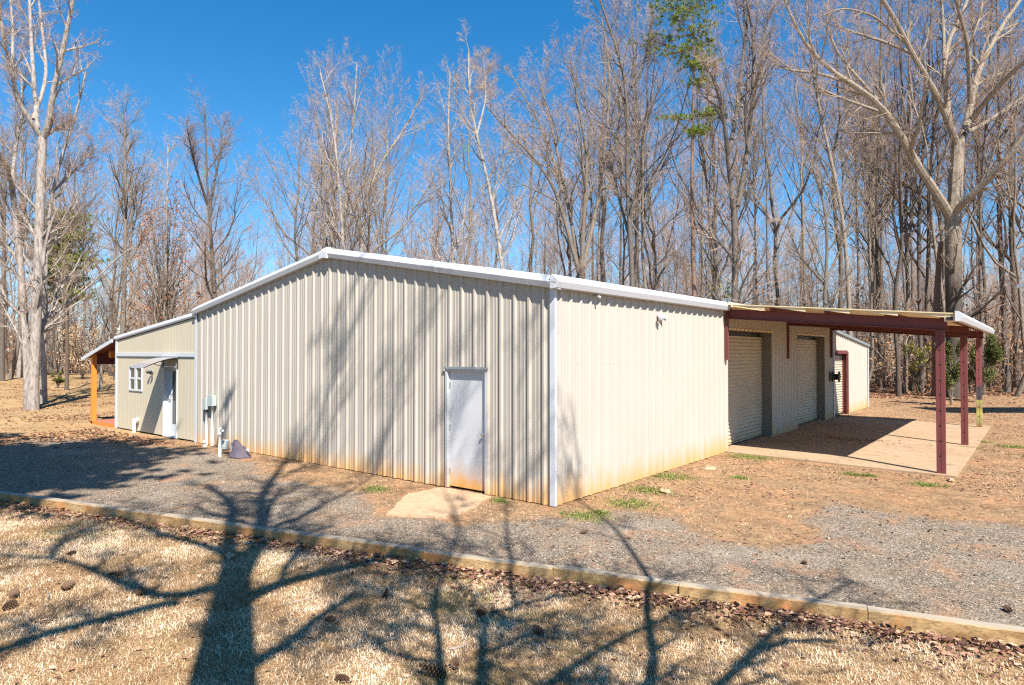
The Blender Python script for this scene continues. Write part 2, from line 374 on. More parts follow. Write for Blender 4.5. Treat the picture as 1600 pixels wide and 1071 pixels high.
c = n.mix(n2, (.27, .165, .08), (.42, .28, .14)); c = n.mix(n.ramp(n3, [(.4, 0.), (.65, .8)]), c, (.15, .09, .045)); n.bump(n3, .02, .7); M['lawn'] = n.done(c, .95, 0, .1)

# ------------------------------------------------------------------ ground, driveway and lawn
T0, T1 = gpt(0, 770, .03), gpt(1600, 985, .03)
TA = (T1-T0)/np.linalg.norm(T1-T0); TB = np.array([-TA[1], TA[0], 0.])   # TB points to the building side
if TB @ (np.array([0, 0, 0])-T0) < 0: TB = -TB
def axis(lo, hi, step, far, ratio=1.16):
    mid = list(np.arange(lo, hi+1e-6, step)); s = step; a = mid[-1]; up = []
    while a < far: s *= ratio; a += s; up.append(a)
    s = step; a = mid[0]; dn = []
    while a > -far: s *= ratio; a -= s; dn.append(a)
    return np.array(dn[::-1]+mid+up)
def inpoly(x, y, poly):
    ins = np.zeros(x.shape, bool); d = np.full(x.shape, 1e9)
    for k in range(len(poly)):
        ax, ay = poly[k][:2]; bx, by = poly[(k+1) % len(poly)][:2]
        c = ((ay > y) != (by > y)) & (x < (bx-ax)*(y-ay)/((by-ay) if by != ay else 1e-9)+ax); ins ^= c
        t = np.clip(((x-ax)*(bx-ax)+(y-ay)*(by-ay))/((bx-ax)**2+(by-ay)**2), 0, 1)
        d = np.minimum(d, np.hypot(x-ax-t*(bx-ax), y-ay-t*(by-ay)))
    return np.where(ins, d, -d)
GRAVEL = [gpt(*p) for p in [(-400, 668), (0, 686), (180, 686), (330, 708), (430, 738), (560, 768), (640, 806), (720, 815), (860, 810), (960, 802), (1060, 806), (1110, 842), (1200, 852), (1280, 842), (1252, 797), (1300, 788), (1450, 812), (1600, 824), (2300, 870), (2300, 1130), (-400, 735)]]
def tocam(x, y):
    return .685 + .779*x + .626*y, 10.67 - .626*x + .779*y
def zones(x, y):
    X, Z = tocam(x, y)
    nz = fbm(x*.5, y*.5, 4, 3)-.47
    g = np.clip(.5 + (inpoly(x, y, GRAVEL) + nz*1.5 + (fbm(x*2.2, y*2.2, 4, 13)-.47)*1.1)*.75, 0, 1)
    left = (X < -.50*Z) & (Z > 8)
    grass = np.clip((Z-19 + nz*3)/2.0, 0, 1)*left*np.clip((95-Z)/15, 0, 1)
    wd = np.where(left, np.clip((Z-82+nz*30)/15, 0, 1), np.clip((Z-35+nz*6)/4, 0, 1))
    wd = np.where(~left & (X < .1*Z), np.clip((Z-24)/4, 0, 1), wd)
    return g*(1-grass), wd, grass*(1-wd)
def gz(x, y):
    X, Z = tocam(x, y)
    flat = np.clip((np.hypot(x+4, y-8)-22)/40, 0, 1)
    near = .030*(fbm(x*1.3, y*1.3, 3, 5)-.47) + .016*(fbm(x*6, y*6, 3, 9)-.47)
    return near - .012 + flat*1.3*(fbm(x*.05+7, y*.05, 3, 2)-.47) + np.where(X < -.4*Z, np.clip((Z-30)*.008, 0, .9), 0)
def grid(av, bv, base, zfun, keep=None, attrs=None):
    A, B = np.meshgrid(av, bv, indexing='ij'); P = T0[None, None, :2] + A[..., None]*TA[:2] + B[..., None]*TB[:2]
    x, y = P[..., 0], P[..., 1]; z = zfun(x, y) + base
    V = np.stack([x, y, z], -1).reshape(-1, 3); m = len(bv)
    i, j = np.meshgrid(np.arange(len(av)-1), np.arange(m-1), indexing='ij')
    q = np.stack([i*m+j, (i+1)*m+j, (i+1)*m+j+1, i*m+j+1], -1).reshape(-1, 4)
    return V, q
def gridobj(name, V, q, mat, attrs):
    used = np.unique(q); remap = -np.ones(len(V), np.int64); remap[used] = np.arange(len(used))
    mb = MB(); mb.add(V[used], remap[q]); o = mb.build(name, mat, smooth=True)
    for k, a in attrs.items():
        at = o.data.attributes.new(k, 'FLOAT', 'POINT'); at.data.foreach_set('value', a[used].astype(np.float32))
    return o
av = axis(-8, 24, .09, 700); bv = axis(0, 13, .09, 700); bv = bv[bv >= -1e-6]
V, q = grid(av, bv, 0, gz)
V[np.isclose(((V[:, :2]-T0[:2])@TB[:2]), 0, atol=1e-4), 2] = -.3
g_, w_, s_ = zones(V[:, 0], V[:, 1])
isg = g_[q].mean(1) > .5
tag(gridobj('ground', V, q[~isg], M['ground'], dict(gravel=g_, woods=w_, grass=s_)), kind='structure')
tag(gridobj('driveway', V, q[isg], M['ground'], dict(gravel=g_, woods=w_, grass=s_)), kind='structure')
def lz(x, y): return .05*(fbm(x*.9, y*.9, 3, 21)-.47) + .02*(fbm(x*7, y*7, 2, 25)-.47)
bl = axis(-8, 0, .09, 300); bl = bl[bl <= 1e-6]
V, q = grid(av, bl, LAWN, lz)
tag(gridobj('lawn', V, q, M['lawn'], {}), kind='structure')
def lawn_z(x, y): return lz(x, y) + LAWN

# landscape timbers along the driveway
L = 2.44; lens = [2.44]*12; a = -4.1; k = 0
bor = []
breaks = [a]
for jx in (250, 640, 863, 1060, 1353):
    p = gpt(jx, 770+jx*.134, .03); breaks.append(float((p-T0)@TA))
breaks += [breaks[-1]+1.5, breaks[-1]+3.9, breaks[-1]+6.3, breaks[-1]+8.7]
places = ['in the left corner of the photo', 'crossed by the oak trunk shadow', 'between trunk shadow and wall corner', 'short piece below the door corner', 'in the middle right, with deep leaf drift below', 'long piece towards the right corner', 'last piece at the right edge', 'first piece beyond the right edge', 'second piece beyond the right edge']
for k in range(len(breaks)-1):
    a0, a1 = breaks[k]+.004, breaks[k+1]-.004; m = (a0+a1)/2
    e = empty if 0 else None
    mb = MB(); h = .032+rng.uniform(-.014, .012)
    # slightly eased edges and a little wander
    ns = 9; P = []
    for t in np.linspace(a0, a1, ns):
        wv = .014*math.sin(t*1.7+k)+rng.normal()*.003+[0, .01, -.008, .012, -.01, .006, 0, 0, .01, 0][k]
        c = T0 + TA*t + TB*wv
        P.append([(c + TB*o + np.array([0, 0, zz-.03])) for o, zz in ((.000, -.22), (0.0, h-.012), (.012, h), (.118, h), (.13, h-.012), (.13, -.22))])
    P = np.array(P); n6 = 6
    f = [(i*n6+j, (i+1)*n6+j, (i+1)*n6+(j+1) % n6, i*n6+(j+1) % n6) for i in range(ns-1) for j in range(n6)]
    mb.add(P.reshape(-1, 3), f); mb.poly_ = [([5, 4, 3, 2, 1, 0], 0), ([(ns-1)*n6+j for j in range(6)], 0)]
    o = mb.build('landscape_timber', M['timber'])
    tag(o, 'weathered landscape timber edging the gravel, ' + places[k], 'timber', 'timbers edging the driveway')

# ------------------------------------------------------------------ the metal building
W, LEN, EAVE, RIDGE = 12.1, 18.25, 3.66, 4.70
def roofz(s): return EAVE + (RIDGE-EAVE)*(1-abs(s-W/2)/(W/2))
RP = [(-.045, 0), (-.018, .036), (.018, .036), (.045, 0), (.098, 0), (.106, .006), (.122, .006), (.130, 0), (.175, 0), (.183, .006), (.199, .006), (.207, 0)]
def corrugated(o, d, out, L, zb, zt, openings=(), phase=0., pitch=.3048, prof=RP, fine=True):
    us = {0.: 0, L: 0}; pts = []
    k = -1
    while k*pitch+phase < L+pitch:
        for u, h in prof:
            uu = k*pitch+phase+u
            if 0 <= uu <= L: pts.append((uu, h))
        k += 1
    pts = sorted(pts); xs = [p[0] for p in pts]; hs = [p[1] for p in pts]
    ex = [0., L] + [v for a in openings for v in a[:2]]
    allu = sorted(set(np.round(xs+ex, 5)))
    H = np.interp(allu, xs, hs); o, d, out = map(np.array, (o, d, out))
    mb = MB()
    for i in range(len(allu)-1):
        u0, u1 = allu[i], allu[i+1]; mid = (u0+u1)/2
        spans = [(zb, None)]
        for a, b, c, e in openings:
            if a < mid < b:
                ns = []
                for lo, hi in spans:
                    if c > lo: ns.append((lo, c))
                    ns.append((e, hi))
                spans = ns
        for lo, hi in spans:
            v = []
            for u, h in ((u0, H[i]), (u1, H[i+1])):
                b = o + d*u + out*h; top = zt(u) if hi is None else hi
                v += [b+np.array([0, 0, lo]), b+np.array([0, 0, top])]
            mb.add(v, [(0, 2, 3, 1)])
    return mb
bld = empty('metal_building', (0, 0, 0), label='long low metal building with cream ribbed steel walls and white roof trim', cat='building')
DX0, DX1, DH = 1.413, 2.432, 2.185      # steel door, distances from the near corner
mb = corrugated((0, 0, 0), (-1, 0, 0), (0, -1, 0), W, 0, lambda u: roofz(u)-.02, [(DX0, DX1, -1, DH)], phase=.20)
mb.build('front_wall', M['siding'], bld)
OP = [(7.58, 11.03, -1, 3.05), (13.55, 17.1, -1, 3.05)]
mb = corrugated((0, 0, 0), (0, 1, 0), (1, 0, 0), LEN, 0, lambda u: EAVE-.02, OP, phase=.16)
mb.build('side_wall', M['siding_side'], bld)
mb = MB(); mb.box(-W+.03, -.05, LEN-.02, LEN, 0, EAVE-.1); mb.build('back_wall', M['siding'], bld)
# screw row and panel laps
mb = MB()
for k in range(1, 60):
    for z in (2.28,):
        mb.lathe([(.008, 0), (.006, .004), (0, .005)], (.0005, .16+.12*k*.5-.0*k, z), (1, 0, 0), 6)
tag(mb.build('wall_screws', M['steel'], bld), kind='stuff')
mb = MB()
for v in np.arange(1.08, 7.4, .914): mb.box(.0, .0022, v-.003, v+.003, .02, EAVE-.1)
mb.build('panel_laps', M['steel'], bld)['kind'] = 'stuff'
# roof
mb = MB(); RO = .12
for s0, s1 in ((-.12, W/2), (W/2, W)):
    z0, z1 = EAVE + (RIDGE-EAVE)*(1-abs(s0-W/2)/(W/2)), EAVE + (RIDGE-EAVE)*(1-abs(s1-W/2)/(W/2))
    v = [(-s, y, z+t) for s, z in ((s0, z0), (s1, z1)) for y in (-RO+.02, LEN+RO) for t in (-.03, .02)]
    mb.add(v, [(0, 2, 3, 1), (4, 5, 7, 6), (0, 1, 5, 4), (2, 6, 7, 3), (1, 3, 7, 5), (0, 4, 6, 2)])
mb.build('roof', M['white_roof'], bld)
TR = [(.0, .06), (.035, .07), (.135, -.035), (.135, -.045), (.105, -.135), (.045, -.145), (.0, -.145)]
mb = MB()
seg = [(-.14, 3.0), (3.0, W/2)]
def rp(s, y=-.015): return (-s, y, EAVE + (RIDGE-EAVE)*(1-abs(s-W/2)/(W/2)))
mb.extrude(TR, rp(-.14), rp(2.62), (0, -1, 0)); mb.extrude([(p[0]+.004 if 0 < p[0] else p[0], p[1]+.003) for p in TR], rp(2.60), rp(W/2-.13), (0, -1, 0))
mb.extrude(TR, rp(W/2+.13), rp(W+.03), (0, -1, 0)); mb.build('rake_trim', M['white'], bld)
mb = MB()   # folded cap over the ridge
pr = [(.0, .085), (.04, .095), (.15, -.01), (.15, -.15), (.0, -.15)]
mb.extrude(pr, rp(W/2-.14), rp(W/2), (0, -1, 0)); mb.extrude(pr, rp(W/2), rp(W/2+.14), (0, -1, 0)); mb.build('ridge_cap', M['white'], bld)
mb = MB(); EO = .02
mb.extrude([(p[0]*1.25, p[1]*1.05) for p in TR], (EO, -.15, EAVE+.0), (EO, 3.0, EAVE+.0), (1, 0, 0)); mb.extrude([(p[0]*1.25+.003, p[1]*1.05+.002) for p in TR], (EO, 2.98, EAVE), (EO, 7.32, EAVE), (1, 0, 0))
mb.build('eave_trim', M['white'], bld)
mb = MB(); mb.extrude(TR, (0, 7.6, EAVE+.02), (0, 18.3, EAVE+.02), (1, 0, 0)); mb.build('eave_flashing', M['cream'], bld)
mb = MB()
mb.box(-.062, .038, -.040, -.036, 0, EAVE-.10); mb.box(.034, .038, -.036, .020, 0, EAVE-.10); mb.build('corner_trim', M['white'], bld)
mb = MB(); mb.box(-W-.02, -W+.10, -.045, -.036, 0, EAVE-.10); mb.build('corner_trim', M['white'], bld)
# steel door in the gable wall
dr = MB(); dr.box(-DX1+.05, -DX0-.05, .03, .075, .03, DH-.05)
door = dr.build('door', M['door'], bld)
fr = MB(); fr.box(-DX1, -DX1+.05, -.038, .09, 0, DH); fr.box(-DX0-.05, -DX0, -.038, .09, 0, DH); fr.box(-DX1+.05, -DX0-.05, -.038, .09, DH-.05, DH)
fr.build('frame', M['doorframe'], door)
cp = MB(); cp.box(-DX1-.03, -DX0+.03, -.062, -.0385, DH-.005, DH+.035); cp.build('drip_cap', M['steel'], door)
kn = MB(); kn.lathe([(.034, 0), (.034, .008), (.013, .012), (.013, .035), (.027, .045), (.031, .058), (.026, .070), (0, .073)], (-DX0-.115, .03, 1.03), (0, -1, 0), 16)
kn.build('knob', M['chrome'], door, True)
for z in (1.88, 1.10, .30):
    h = MB(); h.tube([(-DX1+.052, .022, z-.055), (-DX1+.052, .022, z+.055)], .011, 8); h.box(-DX1+.040, -DX1+.075, .024, .0295, z-.05, z+.05); h.build('hinge', M['steel'], door)
# roll-up doors in the side wall
def rollup(y0, y1, H, depth, jm, x=0.):
    mb = MB(); zs = np.arange(.02, H-.12, .0125); xo = x - depth + .012*np.sin(2*np.pi*zs/.10)
    v = []; n = len(zs)
    for yy in (y0+.02, y1-.02): v += [(xx, yy, z) for xx, z in zip(xo, zs)]
    mb.add(v, [(i, n+i, n+i+1, i+1) for i in range(n-1)])
    c = mb.build('roll_up_door', M['shutter'], bld, True)
    mb = MB(); mb.box(x-depth-.03, x-depth+.025, y0+.03, y1-.03, .0, .055); mb.build('bottom_bar', M['dark'], c)
    mb = MB()
    mb.box(x-depth-.10, x-.004, y0-.03, y0, 0, H); mb.box(x-depth-.10, x-.004, y1, y1+.03, 0, H); mb.box(x-depth-.10, x-.004, y0, y1, H-.005, H+.02)
    mb.build('jamb', jm, c)
    mb = MB(); mb.box(x-.002, x+.036, y0-.06, y1+.06, H, H+.05); mb.build('head_trim', M['cream'], c)
    mb = MB(); mb.box(x-depth-.28, x-depth-.04, y0, y1, H-.25, H-.01); mb.build('coil_box', M['dark'], c)
    return c
M['jamb'] = simple('weathered_jamb_steel', (.17, .15, .12), .7)
rollup(7.58, 11.03, 3.05, .27, M['jamb']); rollup(13.55, 17.1, 3.05, .27, M['jamb'])
# rear lean-to beyond, with a red-jambed door
Y0, Y1 = LEN+.02, 24.75
mb = corrugated((.0, Y0, 0), (0, 1, 0), (1, 0, 0), Y1-Y0, 0, lambda u: 3.32-.085*u-.02, [(.35, 2.35, -1, 2.48)], phase=.1)
mb.build('side_wall', M['siding_side'], bld)
rollup(Y0+.35, Y0+2.35, 2.48, .17, M['red'])
mb = MB(); mb.box(-.004, .05, Y0+2.28, Y0+2.44, 0, 2.5); mb.box(-.004, .05, Y0+.35, Y0+2.28, 2.42, 2.56); mb.build('door_surround', M['red'], bld)
mb = MB(); mb.extrude([(.0, .06), (.09, .05), (.09, -.05), (0, -.06)], (.0, Y0-.05, 3.34), (.0, Y1+.15, 3.34-.085*6.6), (1, 0, 0)); mb.build('rake_trim', M['steel'], bld)
mb = MB(); mb.box(.032, .045, Y0-.02, Y0+.10, 0, 3.24); mb.build('corner_trim', M['white'], bld); mb = MB(); mb.box(.032, .045, Y1-.14, Y1+.02, 0, 2.74); mb.build('corner_trim', M['white'], bld)
mb = MB(); v = [(x, y, z) for x, y, z in ((0.02, Y0, 3.34), (-W, Y0, 3.34), (-W, Y1+.1, 2.79), (.02, Y1+.1, 2.79))]
mb.add(v+[(a, b, c+.03) for a, b, c in v], [(3, 2, 1, 0), (4, 5, 6, 7), (0, 1, 5, 4), (1, 2, 6, 5), (2, 3, 7, 6), (3, 0, 4, 7)]); mb.build('lean_to_roof', M['white_roof'], bld)
mb = MB(); mb.box(-W, -.02, Y1-.05, Y1, 0, 2.75); mb.build('back_wall', M['siding'], bld)

# office wing on the left, grooved board walls
AW0, AW1 = W+.0, 17.63
AE0, AE1 = 3.50, 2.90
def az(u): return AE0 + (AE1-AE0)*u/(AW1-AW0)
GP = [(0, 0), (.195, 0), (.198, -.006), (.202, -.006), (.205, 0)]
wing_open = [(13.23-AW0, 14.13-AW0, -1, 2.09), (15.57-AW0, 16.55-AW0, 1.27, 2.04)]
mb = corrugated((-AW0, 0, 0), (-1, 0, 0), (0, -1, 0), AW1-AW0, .03, lambda u: az(u)-.05, wing_open, phase=.05, pitch=.203, prof=GP)
mb.build('office_wall', M['board'], bld)
mb = MB(); mb.box(-AW1, -AW1+.1, .02, LEN, 0, 2.8); mb.box(-AW1, -W, LEN-.1, LEN, 0, 2.8)
mb.build('office_wall', M['board'], bld)
mb = MB(); v = []
for s, z in ((AW0, AE0), (AW1+.05, AE1)):
    for y in (-.03, LEN): v += [(-s, y, z), (-s, y, z+.045)]
mb.add(v, [(0, 2, 3, 1), (4, 5, 7, 6), (0, 1, 5, 4), (2, 6, 7, 3), (1, 3, 7, 5), (0, 4, 6, 2)]); mb.build('office_roof', M['white_roof'], bld)
mb = MB(); mb.extrude([(0, .075), (.015, .08), (.048, .01), (.048, -.02), (.03, -.06), (0, -.06)], (-AW0+.02, -.01, AE0+.03), (-AW1-.08, -.01, AE1+.03), (0, -1, 0)); mb.build('rake_trim', M['white'], bld)
mb = MB(); mb.box(-AW1-.02, -AW1+.10, -.022, .08, 0, AE1); mb.build('corner_trim', M['white'], bld)
mb = MB(); mb.box(-AW1+.10, -AW0-.02, -.035, -.001, 2.36, 2.47); mb.build('band_trim', M['white'], bld)
# office door
mb = MB(); dx0, dx1 = 13.23, 14.13; rc = .14
for x0, x1, z0, z1 in ((-dx1+.12+0, -dx1+.24, .05, 2.03), (-dx0-.13, -dx0-.04, .05, 2.03), (-dx1+.24, -dx0-.13, .05, .36), (-dx1+.24, -dx0-.13, 1.93, 2.03)):
    mb.box(x0, x1, rc, rc+.04, z0, z1)
od = mb.build('door', M['white'], bld, bevel=.004)
mb = MB(); mb.box(-dx1+.24, -dx0-.13, rc+.015, rc+.022, .36, 1.93); mb.build('pane', M['glass'], od)
mb = MB(); mb.box(-dx1, -dx1+.035, -.02, rc+.08, 0, 2.09); mb.box(-dx0-.035, -dx0, -.02, rc+.08, 0, 2.09); mb.box(-dx1+.035, -dx0-.035, -.02, rc+.08, 2.045, 2.09); mb.box(-dx1+.035, -dx1+.12, rc-.02, rc+.08, .05, 2.045); mb.box(-dx1+.035, -dx0-.035, .0, rc+.08, 0, .045)
mb.build('frame', M['white'], od)
mb = MB(); mb.lathe([(.03, 0), (.03, .008), (.012, .01), (.012, .035), (.028, .05), (.022, .065), (0, .068)], (-dx1+.17, rc, 1.10), (0, -1, 0), 12); mb.build('knob', M['chrome'], od, True)
mb = MB(); mb.box(-dx1+.04, -dx0-.04, rc+.9, rc+.92, 0, 2.2); mb.build('interior_wall', M['interior'], bld)
# window
x0, x1, z0, z1 = -16.55, -15.57, 1.27, 2.04
mb = MB()
for a in ((x0, x0+.05, z0, z1), (x1-.05, x1, z0, z1), (x0+.05, x1-.05, z0, z0+.055), (x0+.05, x1-.05, z1-.05, z1)): mb.box(a[0], a[1], -.03, .05, a[2], a[3])
xm = (x0+x1)/2; mb.box(xm-.07, xm+.07, -.025, .045, z0+.055, z1-.05)
zm = (z0+z1)/2+.01; mb.box(x0+.05, xm-.07, -.012, .03, zm-.03, zm+.03); mb.box(xm+.07, x1-.05, -.012, .03, zm-.03, zm+.03)
wn = mb.build('window', M['white'], bld)
mb = MB(); mb.box(x0+.05, x1-.05, .012, .018, z0+.05, z1-.05); mb.build('pane', M['glass'], wn)

# polycarbonate awning over the office door
aw = empty('door_awning', (-13.66, 0, 2.33), label='small curved tinted awning over the white office door', cat='awning')
mb = MB(); n = 12; hw = .49; th = .006
pts = [(-.03 - .90*t, .0 - .26*t**1.7) for t in np.linspace(0, 1, n)]
v = [(sx_, y, z+t) for t in (0, th) for sx_ in (-hw, hw) for y, z in pts]
f = [(i, i+1, n+i+1, n+i) for i in range(n-1)] + [(2*n+i, 3*n+i, 3*n+i+1, 2*n+i+1) for i in range(n-1)]
mb.add(v, f); mb.add(v, [(i, 2*n+i, 2*n+i+1, i+1) for i in range(n-1)]+[(n+i, n+i+1, 3*n+i+1, 3*n+i) for i in range(n-1)])
mb.build('panel', M['poly'], aw, True)
for s in (-hw+.03, hw-.03):
    mb = MB(); mb.tube([(s, y, z-.018) for y, z in pts], .012, 6); mb.tube([(s, -.015, -.25), (s, -.2, -.22), (s, -.5, -.10)], .011, 6); mb.box(s-.02, s+.02, -.03, -.008, -.30, .03); mb.build('bracket', M['dark'], aw)
mb = MB(); mb.tube([(-hw, pts[-1][0], pts[-1][1]), (hw, pts[-1][0], pts[-1][1])], .010, 6); mb.build('edge_rail', M['steel'], aw); mb = MB(); mb.box(-hw, hw, -.045, -.018, -.02, .02); mb.build('wall_rail', M['steel'], aw)

# porch on the far left
po = empty('side_porch', (-AW1, 0, 0), label='small side porch with an orange stained post and red deck', cat='porch')
PX = -2.12
mb = MB(); mb.box(PX-.06, PX+.08, .0, .14, 0, 2.42); mb.build('post', M['orange'], po, bevel=.004)
for y in (4.4, 8.8, 13.2):
    mb = MB(); mb.box(PX-.06, PX+.08, y, y+.14, 0, 2.42); mb.build('post', M['orange'], po)
mb = MB(); mb.box(PX-.12, -.005, .03, 14, -.02, .10); mb.build('deck', M['redwood'], po)
mb = MB(); mb.box(PX-.12, -.005, .0, .03, -.05, .09); mb.build('deck_fascia', M['orange'], po)
mb = MB(); mb.box(PX-.05, PX+.07, .14, 14, 2.06, 2.42); mb.build('beam', M['dark_red'], po)
mb = MB()
v = []
for x, z in ((.02, 2.90), (PX-.55, 2.28)):
    for y in (-.10, 14.2): v += [(x, y, z), (x, y, z+.03)]
mb.add(v, [(0, 2, 3, 1), (4, 5, 7, 6), (0, 1, 5, 4), (2, 6, 7, 3), (1, 3, 7, 5), (0, 4, 6, 2)]); mb.build('roof', M['dark_red'], po)
mb = MB(); mb.extrude([(0, .03), (.04, .03), (.04, -.09), (0, -.09)], (.0, -.10, 2.90), (PX-.58, -.10, 2.27), (0, -1, 0)); mb.build('rake_trim', M['white'], po)
for y in np.arange(.35, 13.5, 1.2):
    mb = MB(); mb.extrude([(0, 0), (.04, 0), (.04, -.14), (0, -.14)], (-.02, y, 2.885), (PX-.3, y, 2.335), (0, 1, 0)); mb.build('rafter', M['dark_red'], po)
mb = MB(); mb.box(-1.05, -.92, .16, 13.9, 2.30, 2.52); mb.build('purlin', M['orange'], po)

# ------------------------------------------------------------------ carport
cpt = empty('carport', (0, 7.0, 0), label='open carport with maroon steel posts and a low cream sheet roof', cat='carport')
CW = 4.85; CF, CB = 7.28, 18.35
def cr(x): return 3.66 - (3.66-3.24)*x/CW
def cobj(mb, name, mat, **k):
    o = mb.build(name, mat, cpt, **k); o.location = (0, -7.0, 0); return o
def fy(x): return 7.12 - .20*x/CW      # front edge runs slightly askew
mb = MB(); xs = np.linspace(.16, CW, 60)
ribs = np.interp((xs % .305)/.305, [0, .1, .2, .3, 1], [0, .03, .03, 0, 0])*0
v = []
for x in xs:
    for y in (fy(x), CB+.1): v += [(x, y, cr(x)), (x, y, cr(x)+.022)]
f = []
for i in range(len(xs)-1):
    b = i*4; f += [(b, b+4, b+6, b+2), (b+1, b+3, b+7, b+5), (b, b+1, b+5, b+4), (b+2, b+6, b+7, b+3)]
f += [(0, 2, 3, 1), (4*len(xs)-4, 4*len(xs)-3, 4*len(xs)-1, 4*len(xs)-2)]
mb.add(v, f); cobj(mb, 'roof', M['cream'])
# lapped closure strips along the front edge, each drooping to one side
for k in range(5):
    x0, x1 = .25+k*.92, .25+(k+1)*.92-.10
    mb = MB(); v = []
    for x, d in ((x0, .010), (x1, .085)):
        for y in (fy(x)+.02, fy(x)+.05): v += [(x, y, cr(x)-.002), (x, y, cr(x)-d)]
    mb.add(v, [(0, 1, 5, 4), (2, 6, 7, 3), (0, 4, 6, 2), (1, 3, 7, 5), (4, 5, 7, 6), (0, 2, 3, 1)]); cobj(mb, 'closure_strip', M['cream'])
def ibeam(x0, y0, z0, x1, y1, z1, h=.20, wd=.10):
    mb = MB(); pr = [(-wd/2, 0), (wd/2, 0), (wd/2, -.012), (.008, -.018), (.008, -h+.018), (wd/2, -h+.012), (wd/2, -h), (-wd/2, -h), (-wd/2, -h+.012), (-.008, -h+.018), (-.008, -.018), (-wd/2, -.012)]
    d = nrm(np.array([x1-x0, y1-y0, 0.])); mb.extrude(pr, (x0, y0, z0), (x1, y1, z1), (-d[1], d[0], 0)); return mb
PY = [7.18, 12.45, 17.85]; PXX = 4.55
for k, y in enumerate(PY):
    ys = y + (.20 if k == 0 else 0)
    cobj(ibeam(.03, ys, cr(.0)-.10, PXX+.12, y+.03, cr(PXX)-.10, .24, .12), 'beam', M['red'])
    mb = MB(); mb.box(.037, .10, ys-.055, ys+.02, 2.29, cr(0)-.15); cobj(mb, 'wall_bracket', M['red'])
for x in (1.2, 2.4, 3.6, 4.6):
    mb = MB(); mb.box(x-.03, x+.03, fy(x)+.10, CB, cr(x)-.10, cr(x)-.004); cobj(mb, 'purlin', M['red'])
for k, y in enumerate(PY):
    mb = MB(); top = cr(PXX)-.335; wd = .078
    m_ = M['post_old'] if k == 2 else M['red']
    for sx_ in (-1, 1):
        a, b = (PXX-wd-.001, PXX-.003) if sx_ < 0 else (PXX+.003, PXX+wd+.001)
        mb.box(a, b, y-.05, y+.05, 0 if k else -.02, top)
    mb.box(PXX-.003, PXX+.003, y-.035, y+.045, 0, top-.002)
    o = cobj(mb, 'post', m_, bevel=.003)
    if k == 2: tag(o, 'rusty far post with flaking yellow paint at its foot')
    for z in np.arange(.38, 2.75, .31):
        mb = MB(); mb.lathe([(.017, 0), (.015, .010), (0, .012)], (PXX, y-.050, z+rng.uniform(-.01, .01)), (0, -1, 0), 8); mb.build('bolt', M['dark'], o)
mb = MB(); mb.extrude([(0, .05), (.05, .05), (.13, -.05), (.10, -.15), (0, -.15)], (CW-.02, fy(CW)-.05, cr(CW)+.01), (CW-.02, CB+.15, cr(CW)+.01), (1, 0, 0)); cobj(mb, 'eave_trim', M['white'])
mb = MB(); mb.box(CW-.20, CW-.03, fy(CW)+.02, fy(CW)+.4, cr(CW)-.14, cr(CW)-.03); cobj(mb, 'edge_purlin', M['cream'])
mb = MB(); mb.box(CW-.17, CW-.06, fy(CW)+.005, fy(CW)+.019, cr(CW)-.12, cr(CW)-.05); cobj(mb, 'end_plate', M['dark'])

# carport slab with joints and doorstep pad
mb = MB(); SF = lambda x: 7.38-.40*x/4.8
strips = [(None, 12.42), (12.435, 18.6)]
for a, b in strips:
    poly = [(0.002, SF(0) if a is None else a), (4.82, SF(4.8) if a is None else a), (4.82, b), (.002, b)]
    mb.prism(poly, -.1, .025)
for y0, y1 in ((7.58, 11.03), (13.55, 17.1)): mb.box(-.45, -.004, y0, y1, -.1, .0245)
tag(mb.build('carport_slab', M['slab'], bevel=.006), kind='structure')
pad = [gpt(*p) for p in [(606, 803), (640, 772), (690, 762), (768, 776), (745, 792), (690, 809)]]
pp = []
for k in range(6):
    for t in np.linspace(0, 1, 9)[:-1]:
        q = pad[k]*(1-t)+pad[(k+1) % 6]*t; q = q + (0 if k in (2,) else 1)*np.array([rng.normal()*.022, rng.normal()*.022-.01, 0]); pp.append((q[0], min(q[1], -.012)))
mb = MB(); mb.prism(pp, -.08, .02); tag(mb.build('doorstep_pad', M['step']), kind='structure')

# small fixtures
def thing(name, loc, label, cat, group=None): return empty(name, tuple(loc), label=label, cat=cat, group=group)
t = thing('flood_light', (.032, 3.68, 3.23), 'white twin flood light under the eave of the side wall', 'wall light')
mb = MB(); mb.lathe([(.055, 0), (.055, .02), (.03, .035), (0, .036)], (0, 0, 0), (1, 0, 0), 14); mb.build('base_plate', M['white'], t, True)
for s in (-1, 1):
    mb = MB(); ax = Vector((.75, s*.6, -.35)).normalized(); c0 = Vector((.06, s*.07, -.02))
    mb.tube([(.02, s*.02, -.01), tuple(c0)], .012, 8); mb.lathe([(.02, -.02), (.035, .0), (.062, .07), (.062, .075), (.055, .078), (0, .08)], tuple(c0), tuple(ax), 14); mb.build('lamp_head', M['white'], t, True)
mb = MB(); mb.lathe([(.012, 0), (.02, .03), (.02, .05), (0, .055)], (.03, 0, -.05), (.5, 0, -1), 10); mb.build('sensor', M['dark'], t, True)
t = thing('security_camera', (.035, 1.2, 3.49), 'tiny pale camera tucked under the eave trim near the corner', 'camera')
mb = MB(); mb.box(0, .05, -.03, .03, -.012, .02); mb.build('mount', M['steel'], t); mb = MB(); mb.lathe([(.022, 0), (.022, .08), (0, .083)], (.04, 0, -.02), (.9, -.2, -.3), 10); mb.build('lens_body', M['white'], t)
t = thing('wall_lantern', (-14.83, -.02, 1.90), 'dark twin head lamp on the office wall between window and door', 'wall light')
mb = MB(); mb.lathe([(.05, 0), (.05, .02), (0, .03)], (0, 0, 0), (0, -1, 0), 12); mb.build('base_plate', M['steel'], t)
